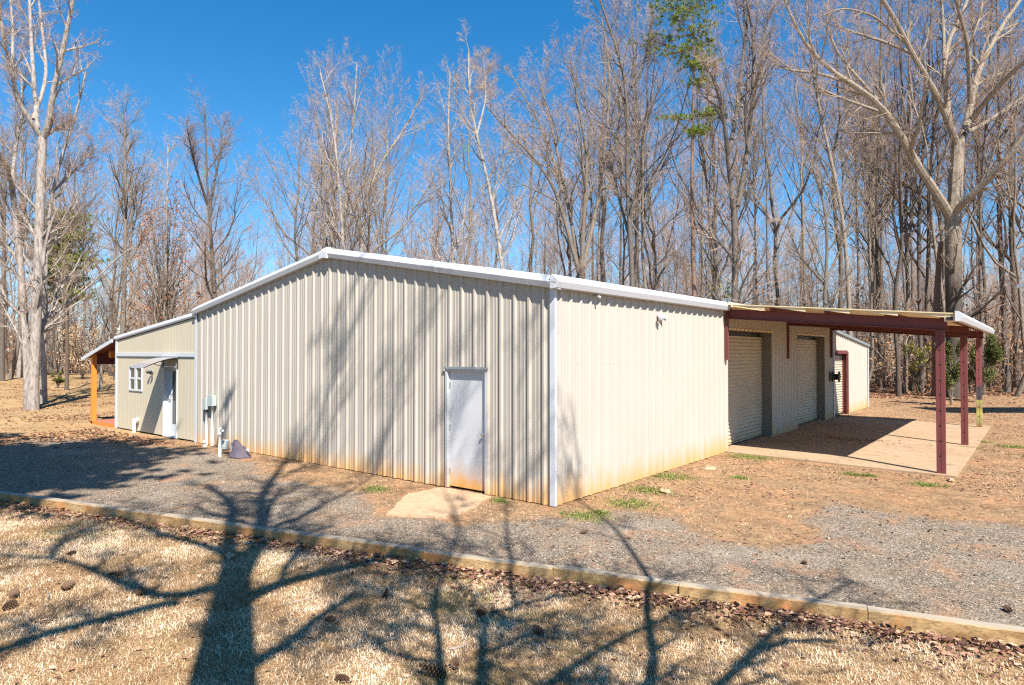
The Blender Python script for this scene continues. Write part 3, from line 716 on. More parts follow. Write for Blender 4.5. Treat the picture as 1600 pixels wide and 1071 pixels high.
for s in (-1, 1):
    mb = MB(); mb.tube([(0, -.03, 0), (s*.08, -.07, -.01)], .012, 8); mb.lathe([(.02, 0), (.05, .06), (.05, .09), (0, .092)], (s*.07, -.06, .02), (s*.5, -.7, -.6), 12); mb.build('lamp_head', M['dark'], t, True)
mb = MB(); mb.lathe([(.018, 0), (.018, .05), (0, .055)], (0, -.04, -.05), (0, -.3, -1), 8); mb.build('sensor', M['white'], t)
t = thing('hose_reel', (.04, 17.75, 1.58), 'dark hose reel jutting from the far corner of the side wall', 'hose reel')
mb = MB(); mb.lathe([(.03, -.02), (.21, 0), (.21, .02), (.11, .03), (.11, .20), (.21, .21), (.21, .23), (0, .24)], (.08, 0, 0), (1, 0, 0), 18); mb.build('drum', M['dark'], t, True)
mb = MB(); mb.box(0, .08, -.05, .05, -.14, .14); mb.build('bracket', M['steel'], t)
def pipe(name, px, py, lab, pts, r, m='pvc', cat='pipe', extra=None):
    p = gpt(px, py); t = thing(name, p, lab, cat); mb = MB(); mb.tube(pts, r, 10); mb.build('pipe', M[m], t, True)
    return t
# two grey enclosures with conduits on the gable wall
for s, z, hh, wd, lab in ((11.34, 1.10, .30, .17, 'left, lower of two grey electrical boxes on the ribbed wall'), (11.02, 1.20, .27, .24, 'right, higher of two grey electrical boxes on the ribbed wall')):
    t = thing('electrical_box', (-s, -.034, z), lab, 'electrical box', 'electrical boxes by the office wing')
    mb = MB(); mb.box(-wd/2, wd/2, -.11, 0, -hh/2, hh/2); mb.build('enclosure', M['boxgrey'], t, bevel=.006)
    mb = MB(); mb.box(-wd/2-.008, wd/2+.008, -.125, -.112, -hh/2-.008, hh/2+.008); mb.build('cover', M['boxgrey'], t, bevel=.004)
    mb = MB(); mb.tube([(0, -.05, -hh/2), (0, -.05, -z)], .034, 10); mb.build('conduit', M['pvc'], t, True)
    if wd < .2: mb = MB(); mb.lathe([(.05, 0), (.06, .03), (.06, .08), (0, .085)], (.02, -.06, -.13), (.2, -.4, -1), 12); mb.build('meter_socket', M['dark'], t, True)
t = pipe('standpipe', 344.5, 712, 'white capped standpipe stained orange beside the grey boxes', [(0, 0, -.05), (0, 0, .55)], .035)
mb = MB(); mb.tube([(0, 0, .52), (.0, 0, .60), (.03, 0, .64), (.10, .02, .63)], .05, 10); mb.build('cap', M['white'], t, True)
mb = MB(); mb.lathe([(.0, .14), (.09, .14), (.10, .20), (.10, .34), (.06, .36), (0, .36)], (-.22, .25, -.02), (0, 0, 1), 12); mb.build('valve_box', M['boxgrey'], t)
t = pipe('vent_stub', 321, 697, 'small white drain stub at the foot of the wing corner', [(0, 0, -.05), (0, 0, .10), (.05, -.03, .13)], .045)
t = pipe('vent_pipe', 210.5, 675, 'white bent vent pipe standing against the office wall', [(0, 0, -.05), (0, 0, .36), (.03, .0, .41), (.14, .02, .42), (.16, .02, .36)], .05)
p = gpt(377, 713); t = thing('covered_spigot', p, 'outdoor spigot wrapped in a purple grey cloth beside the ribbed wall', 'covered spigot')
mb = MB(); n1, n2 = 20, 12; v = []
for i in range(n2):
    for j in range(n1):
        a = 2*math.pi*j/n1; tt = i/(n2-1)
        rx, ry = .32, .20*(1-tt*.85)+.02
        fold = 1+.10*math.sin(a*5+tt*4)*(1-tt)+.05*math.sin(a*9+2)
        xx_ = rx*fold*math.cos(a)*(1-.12*tt)-.02*tt; ridge = tt*(.24-.42*xx_+.05*math.sin(xx_*22))
        v.append((xx_, ry*fold*math.sin(a), max(ridge, 0)))
mb.add(v, [(i*n1+j, i*n1+(j+1) % n1, (i+1)*n1+(j+1) % n1, (i+1)*n1+j) for i in range(n2-1) for j in range(n1)]); mb.poly_ = [([(n2-1)*n1+j for j in range(n1)], 0)]
mb.build('cloth', M['tarp'], t, True)
mb = MB(); mb.tube([(-.34, -.03, -.05), (-.34, -.03, .30)], .038, 10); mb.build('pipe', M['pvc'], t, True)
mb = MB(); mb.tube([(.28, 0, .18), (.36, -.02, .20), (.40, -.02, .17)], .025, 8); mb.build('spout', M['pvc'], t, True)
t = thing('dead_weed', gpt(1097, 712), 'withered grey weed stalk at the foot of the side wall', 'weed')
mb = MB()
for k in range(9): a = rng.uniform(0, 6.28); mb.tube(np.cumsum([(0, 0, 0)]+[(.02*math.cos(a)+rng.normal()*.012, .02*math.sin(a), .075) for _ in range(4)], 0)+np.array([rng.normal()*.02, -.0, 0]), [.006, .005, .004, .003, .002], 4, cap=False)
mb.build('stalks', M['twig_pale'], t)

# ------------------------------------------------------------------ trees
def tree_levels(trunks, g, dens=1., tw=1., up=.35, k1=16, lf1=.55, a1=(25, 50), t0=.35, fine=True):
    """trunks: list of (pts (n,3), r0, r1). returns MB of trunk, MB of crown (0 bark, 1 twig)"""
    tm, cm = MB(), MB()
    P = np.stack([resample(p, 12) for p, _, _ in trunks]); Rr = np.stack([r0 + (r1-r0)*np.linspace(0, 1, 12)**.8 for _, r0, r1 in trunks])
    P[:, 1:-1] += g.normal(size=P[:, 1:-1].shape)*.012*np.linalg.norm(P[:, -1:]-P[:, :1], axis=2, keepdims=True)*.5
    return P, Rr
def crown_from(P, Rr, g, k=(14, 7, 6, 4), lf=(.42, .45, .5, .55), t0=.35, a=(22, 48), up=.35, tsz=.004, sides=(5, 4, 3, 3), lens_min=(.8, .4, .25, .15), bare=None):
    cm = MB(); p, r = P, Rr
    for l, kk in enumerate(k):
        p, r = kids(p, r, kk, g, t0=t0 if l == 0 else .15, lf=lf[l], a0=a[0], a1=a[1]+l*6, n=6 if l == 0 else (4 if l == 1 else 3), up=up*(1 if l < 2 else .6), wob=.13, rf=.62, rmin=tsz*(1.8 if l == 0 else 1.3 if l == 1 else 1.), lmin=lens_min[l])
        v, f = tubes(p, r, sides[l]); cm.add(v, f, 0 if l < 2 else 1)
    return cm, p
def trunk_mb(P, Rr, sides=10, flare=True):
    R2 = Rr.copy()
    if flare: R2[0, 0] *= 1.3; R2[0, 1] *= 1.04
    mb = MB(); v, f = tubes(P, R2, sides); mb.add(v, f); return mb
def generic_variant(seed, H, r0, multi=1, lean=.03, t0=.4, k=(15, 7, 6, 4), spread=.42, up=.4):
    g = np.random.default_rng(seed); Ps = []; Rs = []
    for m in range(multi):
        a = g.uniform(0, 6.28); dv = np.array([math.cos(a), math.sin(a), 0])*(lean*H + (0 if m == 0 else g.uniform(.12, .24)*H))
        base = np.array([0, 0, 0.]) if m == 0 else None
        hh = H*(1 if m == 0 else g.uniform(.7, .95)); st = 0 if m == 0 else g.uniform(.12, .5)
        n = 12; t = np.linspace(0, 1, n)
        if m == 0: pts = np.outer(t, [0, 0, hh]) + np.outer(t**1.5, dv)
        else:
            s0 = Ps[0][int(st*11)]; top = s0 + dv + np.array([0, 0, hh-s0[2]]); pts = s0 + np.outer(t, top-s0) + np.outer(np.sin(t*math.pi), dv*.25)
        w_ = np.cumsum(g.normal(size=(n, 3))*[.018, .018, 0]*H*.75, 0); w_[0] = 0; pts = pts + w_*.6
        ra = r0*(1 if m == 0 else .62)
        Ps.append(pts); Rs.append(np.maximum(ra*(1-t)**.75, .012))
    P = np.stack(Ps); Rr = np.stack(Rs)
    tm = trunk_mb(P, Rr, 9)
    cm, _ = crown_from(P, Rr, g, k, (spread, .45, .5, .55), t0, up=up)
    return tm, cm
def mktree(name, loc, tm, cm, bm, tw, label, group=None, rz=0., sc_=1.):
    t = empty(name, tuple(loc), rz, label=label, cat='tree', group=group); t.scale = (sc_,)*3
    tm.build('trunk', M[bm], t, True); cm.build('crown', [M[bm], M[tw]], t, False)
    return t
def dup(src, loc, rz, s, label=None):
    r = src.copy(); C.objects.link(r); r.location = loc; r.rotation_euler = (0, 0, rz); r.scale = (s[0], s[0], s[1])
    if label: r['label'] = label
    for ch in list(src.children):
        c = ch.copy(); C.objects.link(c); c.parent = r
    return r
VAR = []
GL = 'slender bare tree among the crowded winter woods'
GG = 'bare trees of the winter woods'; WT = []
specs = [(1, 20, .125, 1, .40, (16, 6, 5, 4)), (2, 21, .135, 2, .35, (11, 6, 5, 4)), (3, 18, .095, 1, .35, (16, 6, 5, 3)), (4, 20, .14, 3, .35, (9, 6, 5, 4)), (5, 19, .10, 2, .3, (11, 6, 5, 3)), (6, 22, .16, 1, .45, (16, 7, 5, 4)), (7, 15, .065, 1, .25, (14, 5, 5, 3)), (8, 17, .11, 4, .2, (8, 6, 5, 3)), (9, 12, .045, 1, .2, (14, 5, 5, 3))]
for sd, H, r0, mu, t0, k in specs:
    tm, cm = generic_variant(sd, H, r0, mu, t0=t0, k=k, spread=.34 if mu > 1 else .28)
    VAR.append((H, tm, cm))
# skyline of the woods as seen from the yard (bearing, height angle)
SKY = [(-200, 60), (0, 120), (140, 215), (200, 170), (240, 230), (300, 180), (335, 178), (400, 240), (450, 200), (500, 112), (560, 100), (620, 145), (660, 185), (700, 112), (745, 75), (800, 82), (850, 92), (880, 60), (940, 10), (1000, -40), (1800, -80)]
def skyh(px): return np.interp(px, [p[0] for p in SKY], [p[1] for p in SKY])
g = np.random.default_rng(11); first = {}; placed = []
used_first = set(); n_placed = 0
def place_generic(px, Z, ytop, vi=None, g=g):
    global n_placed
    loc = c2w((px-CX)/F0*Z, Z); 
    if -21 < loc[0] < 5.5 and -1 < loc[1] < 26.5: return False
    for q_ in placed:
        if np.hypot(*(q_[:2]-loc[:2])) < 1.1: return False
    H = (HY-ytop)/F0*Z + 2.48
    cand = [i for i, v in enumerate(VAR) if .6 < H/v[0] < 1.35] or [0 if H > 15 else 8]
    i = int(g.choice(cand)) if vi is None else vi
    s = H/VAR[i][0]; sx_ = float(np.clip(s, .75, 1.25)); rz = g.uniform(0, 6.28)
    loc[2] = gz(np.array([loc[0]]), np.array([loc[1]]))[0] - .05
    if i not in first:
        t = mktree('bare_tree', loc, VAR[i][1], VAR[i][2], 'bark', 'twig', GL, GG); t.rotation_euler = (0, 0, rz); t.scale = (sx_, sx_, s); first[i] = t
    else: t = dup(first[i], loc, rz, (sx_, s))
    WT.append((px, Z, i, t))
    placed.append(loc); n_placed += 1; return True
tries = 0
while n_placed < 104 and tries < 3000:
    tries += 1
    row = g.random()
    px = g.uniform(-120, 1720)
    Z = g.uniform(33, 48) if row < .35 else g.uniform(46, 80)
    if px < 190: Z = max(Z, g.uniform(46, 85))
    if 1350 < px: Z = max(Z, 37)
    yt = skyh(px); rel = g.random()
    top = yt + (0 if rel < .22 else g.uniform(10, 60) if rel < .55 else g.uniform(60, 260))
    if Z < 45 and top < 0: top = g.uniform(-60, 120)
    if top < -30: top = g.uniform(-60, 60)
    place_generic(px, Z, min(top, 420))

REG = [(-999, 15, 'at the left edge'), (15, 75, 'behind the pale lawn cluster'), (75, 130, 'right of the pale lawn cluster'), (130, 310, 'behind the office wing'), (310, 510, 'behind the left roof slope'), (510, 700, 'behind the roof ridge'), (700, 880, 'behind the right roof slope'), (880, 1140, 'behind the side wall'), (1140, 1320, 'behind the carport doors'), (1320, 1500, 'behind the outer carport'), (1500, 9999, 'right of the carport')]
ORD = ['first', 'second', 'third', 'fourth', 'fifth', 'sixth', 'seventh', 'eighth', 'ninth', 'tenth', 'eleventh', 'twelfth', 'thirteenth', 'fourteenth', 'fifteenth', 'sixteenth', 'seventeenth', 'eighteenth', 'nineteenth', 'twentieth', 'twenty-first', 'twenty-second', 'twenty-third', 'twenty-fourth']
KIND = ['tall single-stemmed', 'tall twin-stemmed', 'single-stemmed', 'many-stemmed', 'twin-stemmed', 'big straight', 'thin', 'low-branching clump', 'small thin']
for a, b, nm in REG:
    for near in (0, 1):
        sel = sorted([w_ for w_ in WT if a <= w_[0] < b and (w_[1] < 48) == bool(near)], key=lambda w_: w_[0])
        for k, w_ in enumerate(sel):
            w_[3]['label'] = '%s bare tree %s, %s row, %s from left' % (KIND[w_[2]], nm, 'near' if near else 'far', ORD[min(k, 23)])
# trees that can be told apart, from surveyed limb lines
def limbs_world(lines, Z, g, depth=1.5):
    out = []
    for k, (pts, w0, w1, dz) in enumerate(lines):
        n = len(pts); tt = np.linspace(0, 1, n)
        P = np.array([ipt(x, y, Z + dz*t) for (x, y), t in zip(pts, tt)])
        out.append((P, w0/F0*Z/2, w1/F0*Z/2))
    return out
def surveyed(name, label, Z, lines, bm='bark', tw='twig', seed=0, k=(9, 7, 6, 4), lf=(.32, .45, .5, .55), t0=.2, up=.3, ntrunk=1, tsz=.004, group=None, sides=12):
    g = np.random.default_rng(seed); LW = [(a_, b_*.88, c_*.88) for a_, b_, c_ in limbs_world(lines, Z, g)]
    P = np.stack([resample(p, 14) for p, _, _ in LW]); Rr = np.stack([a + (b-a)*np.linspace(0, 1, 14) for _, a, b in LW])
    base = P[0, 0].copy(); base[2] = gz(base[:1], base[1:2])[0]; P[0, 0, 2] = base[2]-.15
    P = P - base
    tm = trunk_mb(P[:ntrunk], Rr[:ntrunk], sides)
    cm = MB(); v, f = tubes(P[ntrunk:], Rr[ntrunk:], 9) if len(P) > ntrunk else (np.zeros((0, 3)), np.zeros((0, 4), int))
    if len(v): cm.add(v, f, 0)
    trunk_top = P[:ntrunk]; allp = P; r_ = Rr
    c2, _ = crown_from(allp, r_, g, k, lf, t0, up=up, tsz=tsz)
    off = cm.n
    for v_, f_, m_, a_ in zip(c2.v, c2.f, c2.m, c2.at): cm.v.append(v_); cm.f.append(f_+off); cm.m.append(m_); cm.at.append(a_)
    return mktree(name, base, tm, cm, bm, tw, label, group)
def lp(pts, w0, w1, dz=0.): return (pts, w0, w1, dz)
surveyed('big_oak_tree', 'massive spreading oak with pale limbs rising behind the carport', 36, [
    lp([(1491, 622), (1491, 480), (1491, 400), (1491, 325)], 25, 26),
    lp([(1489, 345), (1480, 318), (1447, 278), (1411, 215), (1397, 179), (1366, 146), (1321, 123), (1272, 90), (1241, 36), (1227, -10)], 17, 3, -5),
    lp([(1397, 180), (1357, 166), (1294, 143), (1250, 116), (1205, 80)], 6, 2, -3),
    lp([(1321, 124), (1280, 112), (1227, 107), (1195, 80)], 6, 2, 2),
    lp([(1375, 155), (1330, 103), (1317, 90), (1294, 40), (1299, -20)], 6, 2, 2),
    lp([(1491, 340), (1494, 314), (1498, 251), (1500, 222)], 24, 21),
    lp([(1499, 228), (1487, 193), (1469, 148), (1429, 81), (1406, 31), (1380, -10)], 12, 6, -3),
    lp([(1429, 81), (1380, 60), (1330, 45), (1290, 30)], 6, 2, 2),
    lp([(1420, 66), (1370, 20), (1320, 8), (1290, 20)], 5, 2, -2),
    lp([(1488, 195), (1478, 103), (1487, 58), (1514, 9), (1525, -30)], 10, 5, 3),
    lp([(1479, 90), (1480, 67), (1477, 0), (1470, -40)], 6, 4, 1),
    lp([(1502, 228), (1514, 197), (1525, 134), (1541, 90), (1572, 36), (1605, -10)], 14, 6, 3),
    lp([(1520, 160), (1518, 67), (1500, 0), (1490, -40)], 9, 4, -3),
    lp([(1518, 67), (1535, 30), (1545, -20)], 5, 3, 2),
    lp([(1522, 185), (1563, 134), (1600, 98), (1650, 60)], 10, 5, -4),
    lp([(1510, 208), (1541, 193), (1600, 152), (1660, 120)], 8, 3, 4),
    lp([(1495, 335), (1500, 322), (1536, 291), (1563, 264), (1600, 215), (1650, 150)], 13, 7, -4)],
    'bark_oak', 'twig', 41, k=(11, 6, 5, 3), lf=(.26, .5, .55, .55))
surveyed('snag', 'broken brown dead trunk just left of the massive oak', 37, [lp([(1463, 620), (1462, 520), (1466, 440), (1470, 395), (1472, 378)], 15, 8)], 'bark_pine', 'twig', 42, k=(3, 2, 2, 1), lf=(.08, .5, .5, .5))
surveyed('forked_tree', 'tall dark tree forking low above the carport roof', 35, [
    lp([(1148, 625), (1148, 466), (1150, 358), (1143, 278), (1139, 242)], 13, 9),
    lp([(1139, 242), (1150, 197), (1163, 90), (1172, 20), (1180, -40)], 8, 3, 3),
    lp([(1139, 244), (1132, 179), (1118, 121), (1100, 95)], 8, 3, -3),
    lp([(1154, 322), (1165, 269), (1174, 202), (1181, 112), (1181, 45), (1165, -20)], 10, 4, 2),
    lp([(1181, 112), (1200, 40), (1215, -20)], 5, 2, 2)], 'bark_dark', 'twig', 43, k=(12, 7, 6, 4), lf=(.3, .5, .5, .5))
surveyed('multi_stem_oak', 'wide many-stemmed bare tree fanning above the side wall', 38, [
    lp([(908, 620), (908, 500), (908, 417)], 17, 15),
    lp([(906, 430), (868, 291), (832, 242), (795, 205), (760, 165)], 9, 2, -4),
    lp([(907, 425), (890, 330), (870, 230), (850, 150), (840, 110)], 8, 2, 3),
    lp([(909, 425), (912, 340), (920, 250), (900, 140), (890, 80)], 9, 2, -2),
    lp([(910, 420), (935, 320), (950, 200), (955, 100), (940, 20)], 9, 2, 4),
    lp([(880, 300), (855, 215), (815, 140), (790, 100)], 5, 1.5, 3)], 'bark', 'twig', 44, k=(12, 7, 6, 4), lf=(.3, .5, .5, .5))
surveyed('crooked_tree', 'crooked dark tree swaying upward near the photo centre right', 37, [
    lp([(990, 620), (988, 385), (980, 314), (980, 188), (988, 134), (975, 90), (944, 22), (930, -30)], 11, 3),
    lp([(984, 370), (965, 300), (955, 250)], 6, 2, 2), lp([(988, 134), (1010, 90), (1020, 30)], 4, 1.5, 2)], 'bark_dark', 'twig_pale', 45, k=(16, 7, 6, 4), lf=(.2, .5, .5, .5), t0=.35)
surveyed('leaning_tree', 'pale leaning tree bending left above the gable roof', 36, [
    lp([(800, 620), (795, 480), (784, 413), (768, 303), (745, 209), (729, 158), (732, 75)], 10, 3),
    lp([(745, 209), (760, 150), (755, 90)], 4, 1.5, 2)], 'bark_pale', 'twig_pale', 46, k=(16, 7, 6, 4), lf=(.2, .5, .5, .5), t0=.35)
for nm, lb, z_, ln, sd in (('slim_pale_tree', 'left of two pale slim trees behind the roof ridge', 39, [(538, 620), (537, 389), (523, 217), (517, 178), (498, 110)], 47), ('slim_pale_tree', 'right, straighter of two pale slim trees behind the roof ridge', 41, [(533, 620), (537, 335), (552, 178), (556, 98)], 48), ('curving_tree', 'pale tree curving right just beyond the roof ridge', 38, [(562, 620), (564, 389), (568, 311), (600, 233), (647, 193), (655, 150)], 49), ('thin_tree', 'thin double-curved tree between ridge and gable corner', 40, [(712, 620), (705, 311), (698, 197), (703, 112)], 50)):
    surveyed(nm, lb, z_, [lp(ln, 9, 2)], 'bark_pale', 'twig_pale', sd, k=(20, 7, 6, 4), lf=(.2, .5, .5, .5), t0=.3)
surveyed('upright_tree', 'tall upright grey tree with narrow crown left of the roofline', 44, [lp([(190, 620), (192, 520), (195, 350), (192, 200), (193, 165)], 11, 2)], 'bark', 'twig_pale', 51, k=(24, 7, 6, 4), lf=(.22, .5, .5, .5), t0=.42)
surveyed('upright_tree', 'rounded grey tree above the left end of the main roof', 42, [lp([(336, 620), (335, 440), (322, 300), (318, 178)], 9, 2), lp([(325, 330), (340, 250), (345, 195)], 5, 1.5, 3), lp([(323, 320), (300, 250), (290, 200)], 5, 1.5, -3)], 'bark_dark', 'twig', 52, k=(14, 7, 6, 4), lf=(.28, .5, .5, .5), t0=.3)
surveyed('curved_sapling', 'pale crooked sapling rising over the carport roof', 33, [lp([(1290, 620), (1288, 480), (1295, 380), (1290, 300), (1268, 260), (1262, 235)], 8, 3), lp([(1283, 455), (1310, 400), (1330, 350), (1360, 205)], 5, 2, 2), lp([(1285, 440), (1250, 400), (1230, 350)], 5, 2, -2)], 'bark', 'twig_pale', 53, k=(12, 6, 6, 4), lf=(.25, .5, .5, .5))
surveyed('tall_thin_tree', 'tall thin tree right of the pine over the carport', 34, [lp([(1330, 620), (1328, 480), (1322, 350), (1300, 240), (1278, 160), (1268, 60), (1262, -20)], 9, 3)], 'bark', 'twig', 54, k=(18, 7, 6, 4), lf=(.2, .5, .5, .5), t0=.35)
for k, (x, wd, z_) in enumerate([(1572, 10, 41), (1590, 12, 45), (1376, 6, 44), (1423, 7, 43), (1440, 7, 40), (1545, 6, 46), (1536, 5, 38)]):
    gx = np.random.default_rng(60+k); dx = gx.uniform(-25, 25)
    surveyed('bare_tree', ['grey straight trunk with a low bump standing right of the carport', 'dark lower trunk at the right edge of the photo', 'thin straight tree seen above the middle of the carport roof', 'straight tree just left of the broken dead trunk', 'paired slim tree beside the broken dead trunk', 'slim tree right of the massive oak trunk', 'slim tree next to the carport outer corner'][k], z_, [lp([(x, 610), (x-3, 480), (x-8+dx*.2, 330), (x+dx*.6, 150), (x+dx, -20)], wd, 3)], 'bark' if k % 2 else 'bark_dark', 'twig', 60+k, k=(18, 7, 6, 4), lf=(.18, .5, .5, .5), t0=.3)
# the pale cluster on the left lawn
surveyed('twin_pale_tree', 'tallest pale trunk of the cluster on the left lawn', 28.6, [
    lp([(52, 641), (54, 560), (58, 454), (60, 328), (63, 212)], 17, 14),
    lp([(62, 215), (45, 187), (25, 166), (15, 116), (0, 60), (-10, -10)], 9, 4, -2), lp([(55, 200), (46, 100), (40, 0), (38, -60)], 8, 4, 2),
    lp([(64, 215), (75, 197), (76, 150), (91, 90), (108, 0), (115, -50)], 11, 5, -1), lp([(64, 214), (82, 200), (92, 199)], 7, 5, 0),
    lp([(48, 185), (70, 120), (60, 40), (50, -40)], 7, 3, 3), lp([(15, 116), (14, 40), (8, -30)], 6, 3, 1)], 'bark_pale', 'twig', 71, k=(10, 6, 5, 4), lf=(.25, .5, .5, .5))
surveyed('twin_pale_tree', 'left-leaning pale trunk joined at the base of the lawn cluster', 28.9, [
    lp([(46, 640), (42, 560), (38, 500), (30, 403), (16, 292)], 13, 9), lp([(16, 292), (20, 227), (32, 180), (28, 110)], 7, 3, 2), lp([(17, 295), (8, 262), (0, 247), (-30, 215)], 8, 4, -2)], 'bark_pale', 'twig_pale', 72, k=(12, 7, 6, 4), lf=(.25, .5, .5, .5))
surveyed('pale_tree', 'shorter pale tree leaning right behind the lawn cluster', 32, [lp([(69, 625), (68, 500), (70, 400), (76, 303), (96, 232), (121, 166), (130, 110)], 10, 3), lp([(76, 303), (110, 270), (150, 225)], 5, 2, 2)], 'bark_pale', 'twig', 73, k=(14, 7, 6, 4), lf=(.25, .5, .5, .5))
for k, (pts, wd, z_, lb, bm) in enumerate([([(31, 582), (31, 480), (32, 330), (28, 200)], 8, 60, 'pale straight trunk left behind the lawn cluster', 'bark_pale'), ([(3, 590), (3, 480), (5, 330), (0, 200)], 9, 55, 'dark striped trunk at the very left edge', 'bark_dark'),
        ([(80, 572), (80, 480), (81, 400), (84, 300)], 6, 75, 'slim pale trunk between the lawn cluster and the pruned tree', 'bark_pale'), ([(105, 610), (105, 500), (98, 440), (94, 375), (92, 330)], 6, 42, 'small mossy tree with stubby branches on the left lawn', 'bark'),
        ([(158, 608), (159, 560), (160, 520), (166, 490), (175, 440), (180, 400)], 5, 43, 'white-barked leaning sapling seen through the porch', 'bark_pale')]):
    surveyed('lawn_tree', lb, z_, [lp(pts, wd, 2)], bm, 'twig_pale', 80+k, k=(14, 6, 6, 3), lf=(.25, .5, .5, .5), t0=.4)
# foliage helpers
def leafcloud(mb, cen, rad, n, size, g, flat=1., shade_z=True):
    """n small leaf faces in an ellipsoid blob, denser towards its surface"""
    d = nrm(g.normal(size=(n, 3))); rr = g.random(n)**.45; rad = np.array(rad)
    p = np.array(cen) + d*rr[:, None]*rad
    leaf_faces(mb, p, size, g, flat)
def leaf_faces(mb, p, size, g, flat=1., asp=.5, at=None):
    n = len(p); u = nrm(g.normal(size=(n, 3))*[1, 1, flat]); v = nrm(np.cross(u, g.normal(size=(n, 3))))
    s = size*g.uniform(.6, 1.3, (n, 1)); u = u*s; v = v*s*asp
    V = np.stack([p-u, p+v, p+u, p-v], 1).reshape(-1, 3)
    a = np.repeat(g.random(n) if at is None else at, 4)
    mb.add(V, np.arange(n*4).reshape(-1, 4), 0, a)
def tufts(mb, cens, g, nn=26, ln=.2, wd=.006):
    """pine needle tufts: sprays of narrow blades"""
    B = len(cens); c = np.repeat(cens, nn, 0); d = nrm(g.normal(size=(B*nn, 3)) + [0, 0, .35]); s = nrm(np.cross(d, g.normal(size=d.shape)))*wd
    l = ln*g.uniform(.6, 1.1, (len(c), 1)); V = np.stack([c-s, c+s, c+d*l], 1).reshape(-1, 3)
    sh = np.repeat(np.clip(np.repeat(g.random(B), nn)*.7+g.random(B*nn)*.3, 0, 1), 3)
    mb.add(V, np.arange(len(V)).reshape(-1, 3), 0, sh)
def pine(name, label, base, H, r0, whorls, g, tuft_n=26, per=20, ln=.22, wd=.010, topx=None):
    """whorls: list of (height, bearing, length, spread)"""
    t = empty(name, tuple(base), label=label, cat='pine tree')
    z = np.linspace(0, H, 12); pts = np.stack([z*0+np.sin(z*.4)*.06, z*0+np.cos(z*.3)*.06-.06, z], 1)
    if topx is not None: pts[:, :2] += np.outer((z/H)**1.4, topx)
    mb = MB(); mb.tube(pts, r0*(1-.85*z/H), 10); mb.build('trunk', M['bark_pine'], t, True)
    br = MB(); nd = MB(); PP = []; RR = []; CC = []
    for h, a, L, sp in whorls:
        s = np.array([np.interp(h, z, pts[:, 0]), np.interp(h, z, pts[:, 1]), h]); d = np.array([math.cos(a), math.sin(a), .12])
        tt = np.linspace(0, 1, 5)[:, None]; P = s + d*L*tt + np.array([0, 0, 1])*(.10*L*tt**2) + g.normal(size=(5, 3))*.04*L*tt
        PP.append(P); RR.append(.055*(1-.75*tt[:, 0])*max(.5, L/3))
        q = P[2 + g.integers(0, 3, per)] + g.normal(size=(per, 3))*[sp, sp, sp*.20]; CC.append(q)
        for e in q[::3]: PP.append(np.linspace(P[2], e, 5)); RR.append(np.linspace(.018, .006, 5))
    v, f = tubes(np.stack(PP), np.stack(RR), 4); br.add(v, f); br.build('branches', M['bark_pine'], t)
    tufts(nd, np.concatenate(CC), g, tuft_n, ln, wd); nd.build('crown', M['needles'], t, attr='shade')
    return t
g = np.random.default_rng(91)
Zp = 37; bp = c2w((1085-CX)/F0*Zp, Zp); rt = c2w(1, 0)-c2w(0, 0); aR = math.atan2(rt[1], rt[0])
def pw(px, py, L=None):
    h = 2.48+(HY-py)/F0*Zp; xo = (px-1083)/F0*Zp
    return h, xo
wh = []
for px, py, sp in [(1020, 60, .5), (1050, 26, .5), (1036, 30, .4), (1064, 78, .5), (1040, 80, .4), (1087, 92, .45), (1095, 88, .4), (1083, 122, .35), (1090, 128, .4), (1047, 181, .30), (1114, 178, .42), (1124, 170, .3), (1096, 202, .35), (1083, 206, .3), (1029, 6, .5), (1092, 40, .5), (1105, 60, .4), (1070, 50, .5), (1075, 10, .5), (1055, -8, .6), (1100, 5, .5), (1098, 105, .35), (1075, 100, .4)]:
    h, xo = pw(px, py); L = max(abs(xo), .35)/.86; wh.append((h-.12*L-.05*L, aR + (math.pi if xo < 0 else 0) + g.uniform(-.5, .5), L, sp*1.2))
pine('pine_tree', 'tall pine with green needle tufts between bare trees above the side wall', bp, 21.5, .17, wh, g, 30, 30, .25, .013)
# a dark pine crown far behind the left lawn
g = np.random.default_rng(92); b0 = c2w((105-CX)/F0*66, 66)
wh = [(h, g.uniform(0, 6.28), g.uniform(1.2, 3.3)*(1-abs(h-12)/9), .8) for h in np.linspace(7.5, 16, 46)]
pine('pine_tree', 'dark green pine crown deep in the woods on the left', b0, 16.2, .25, wh, g, 26, 22, .42, .035)
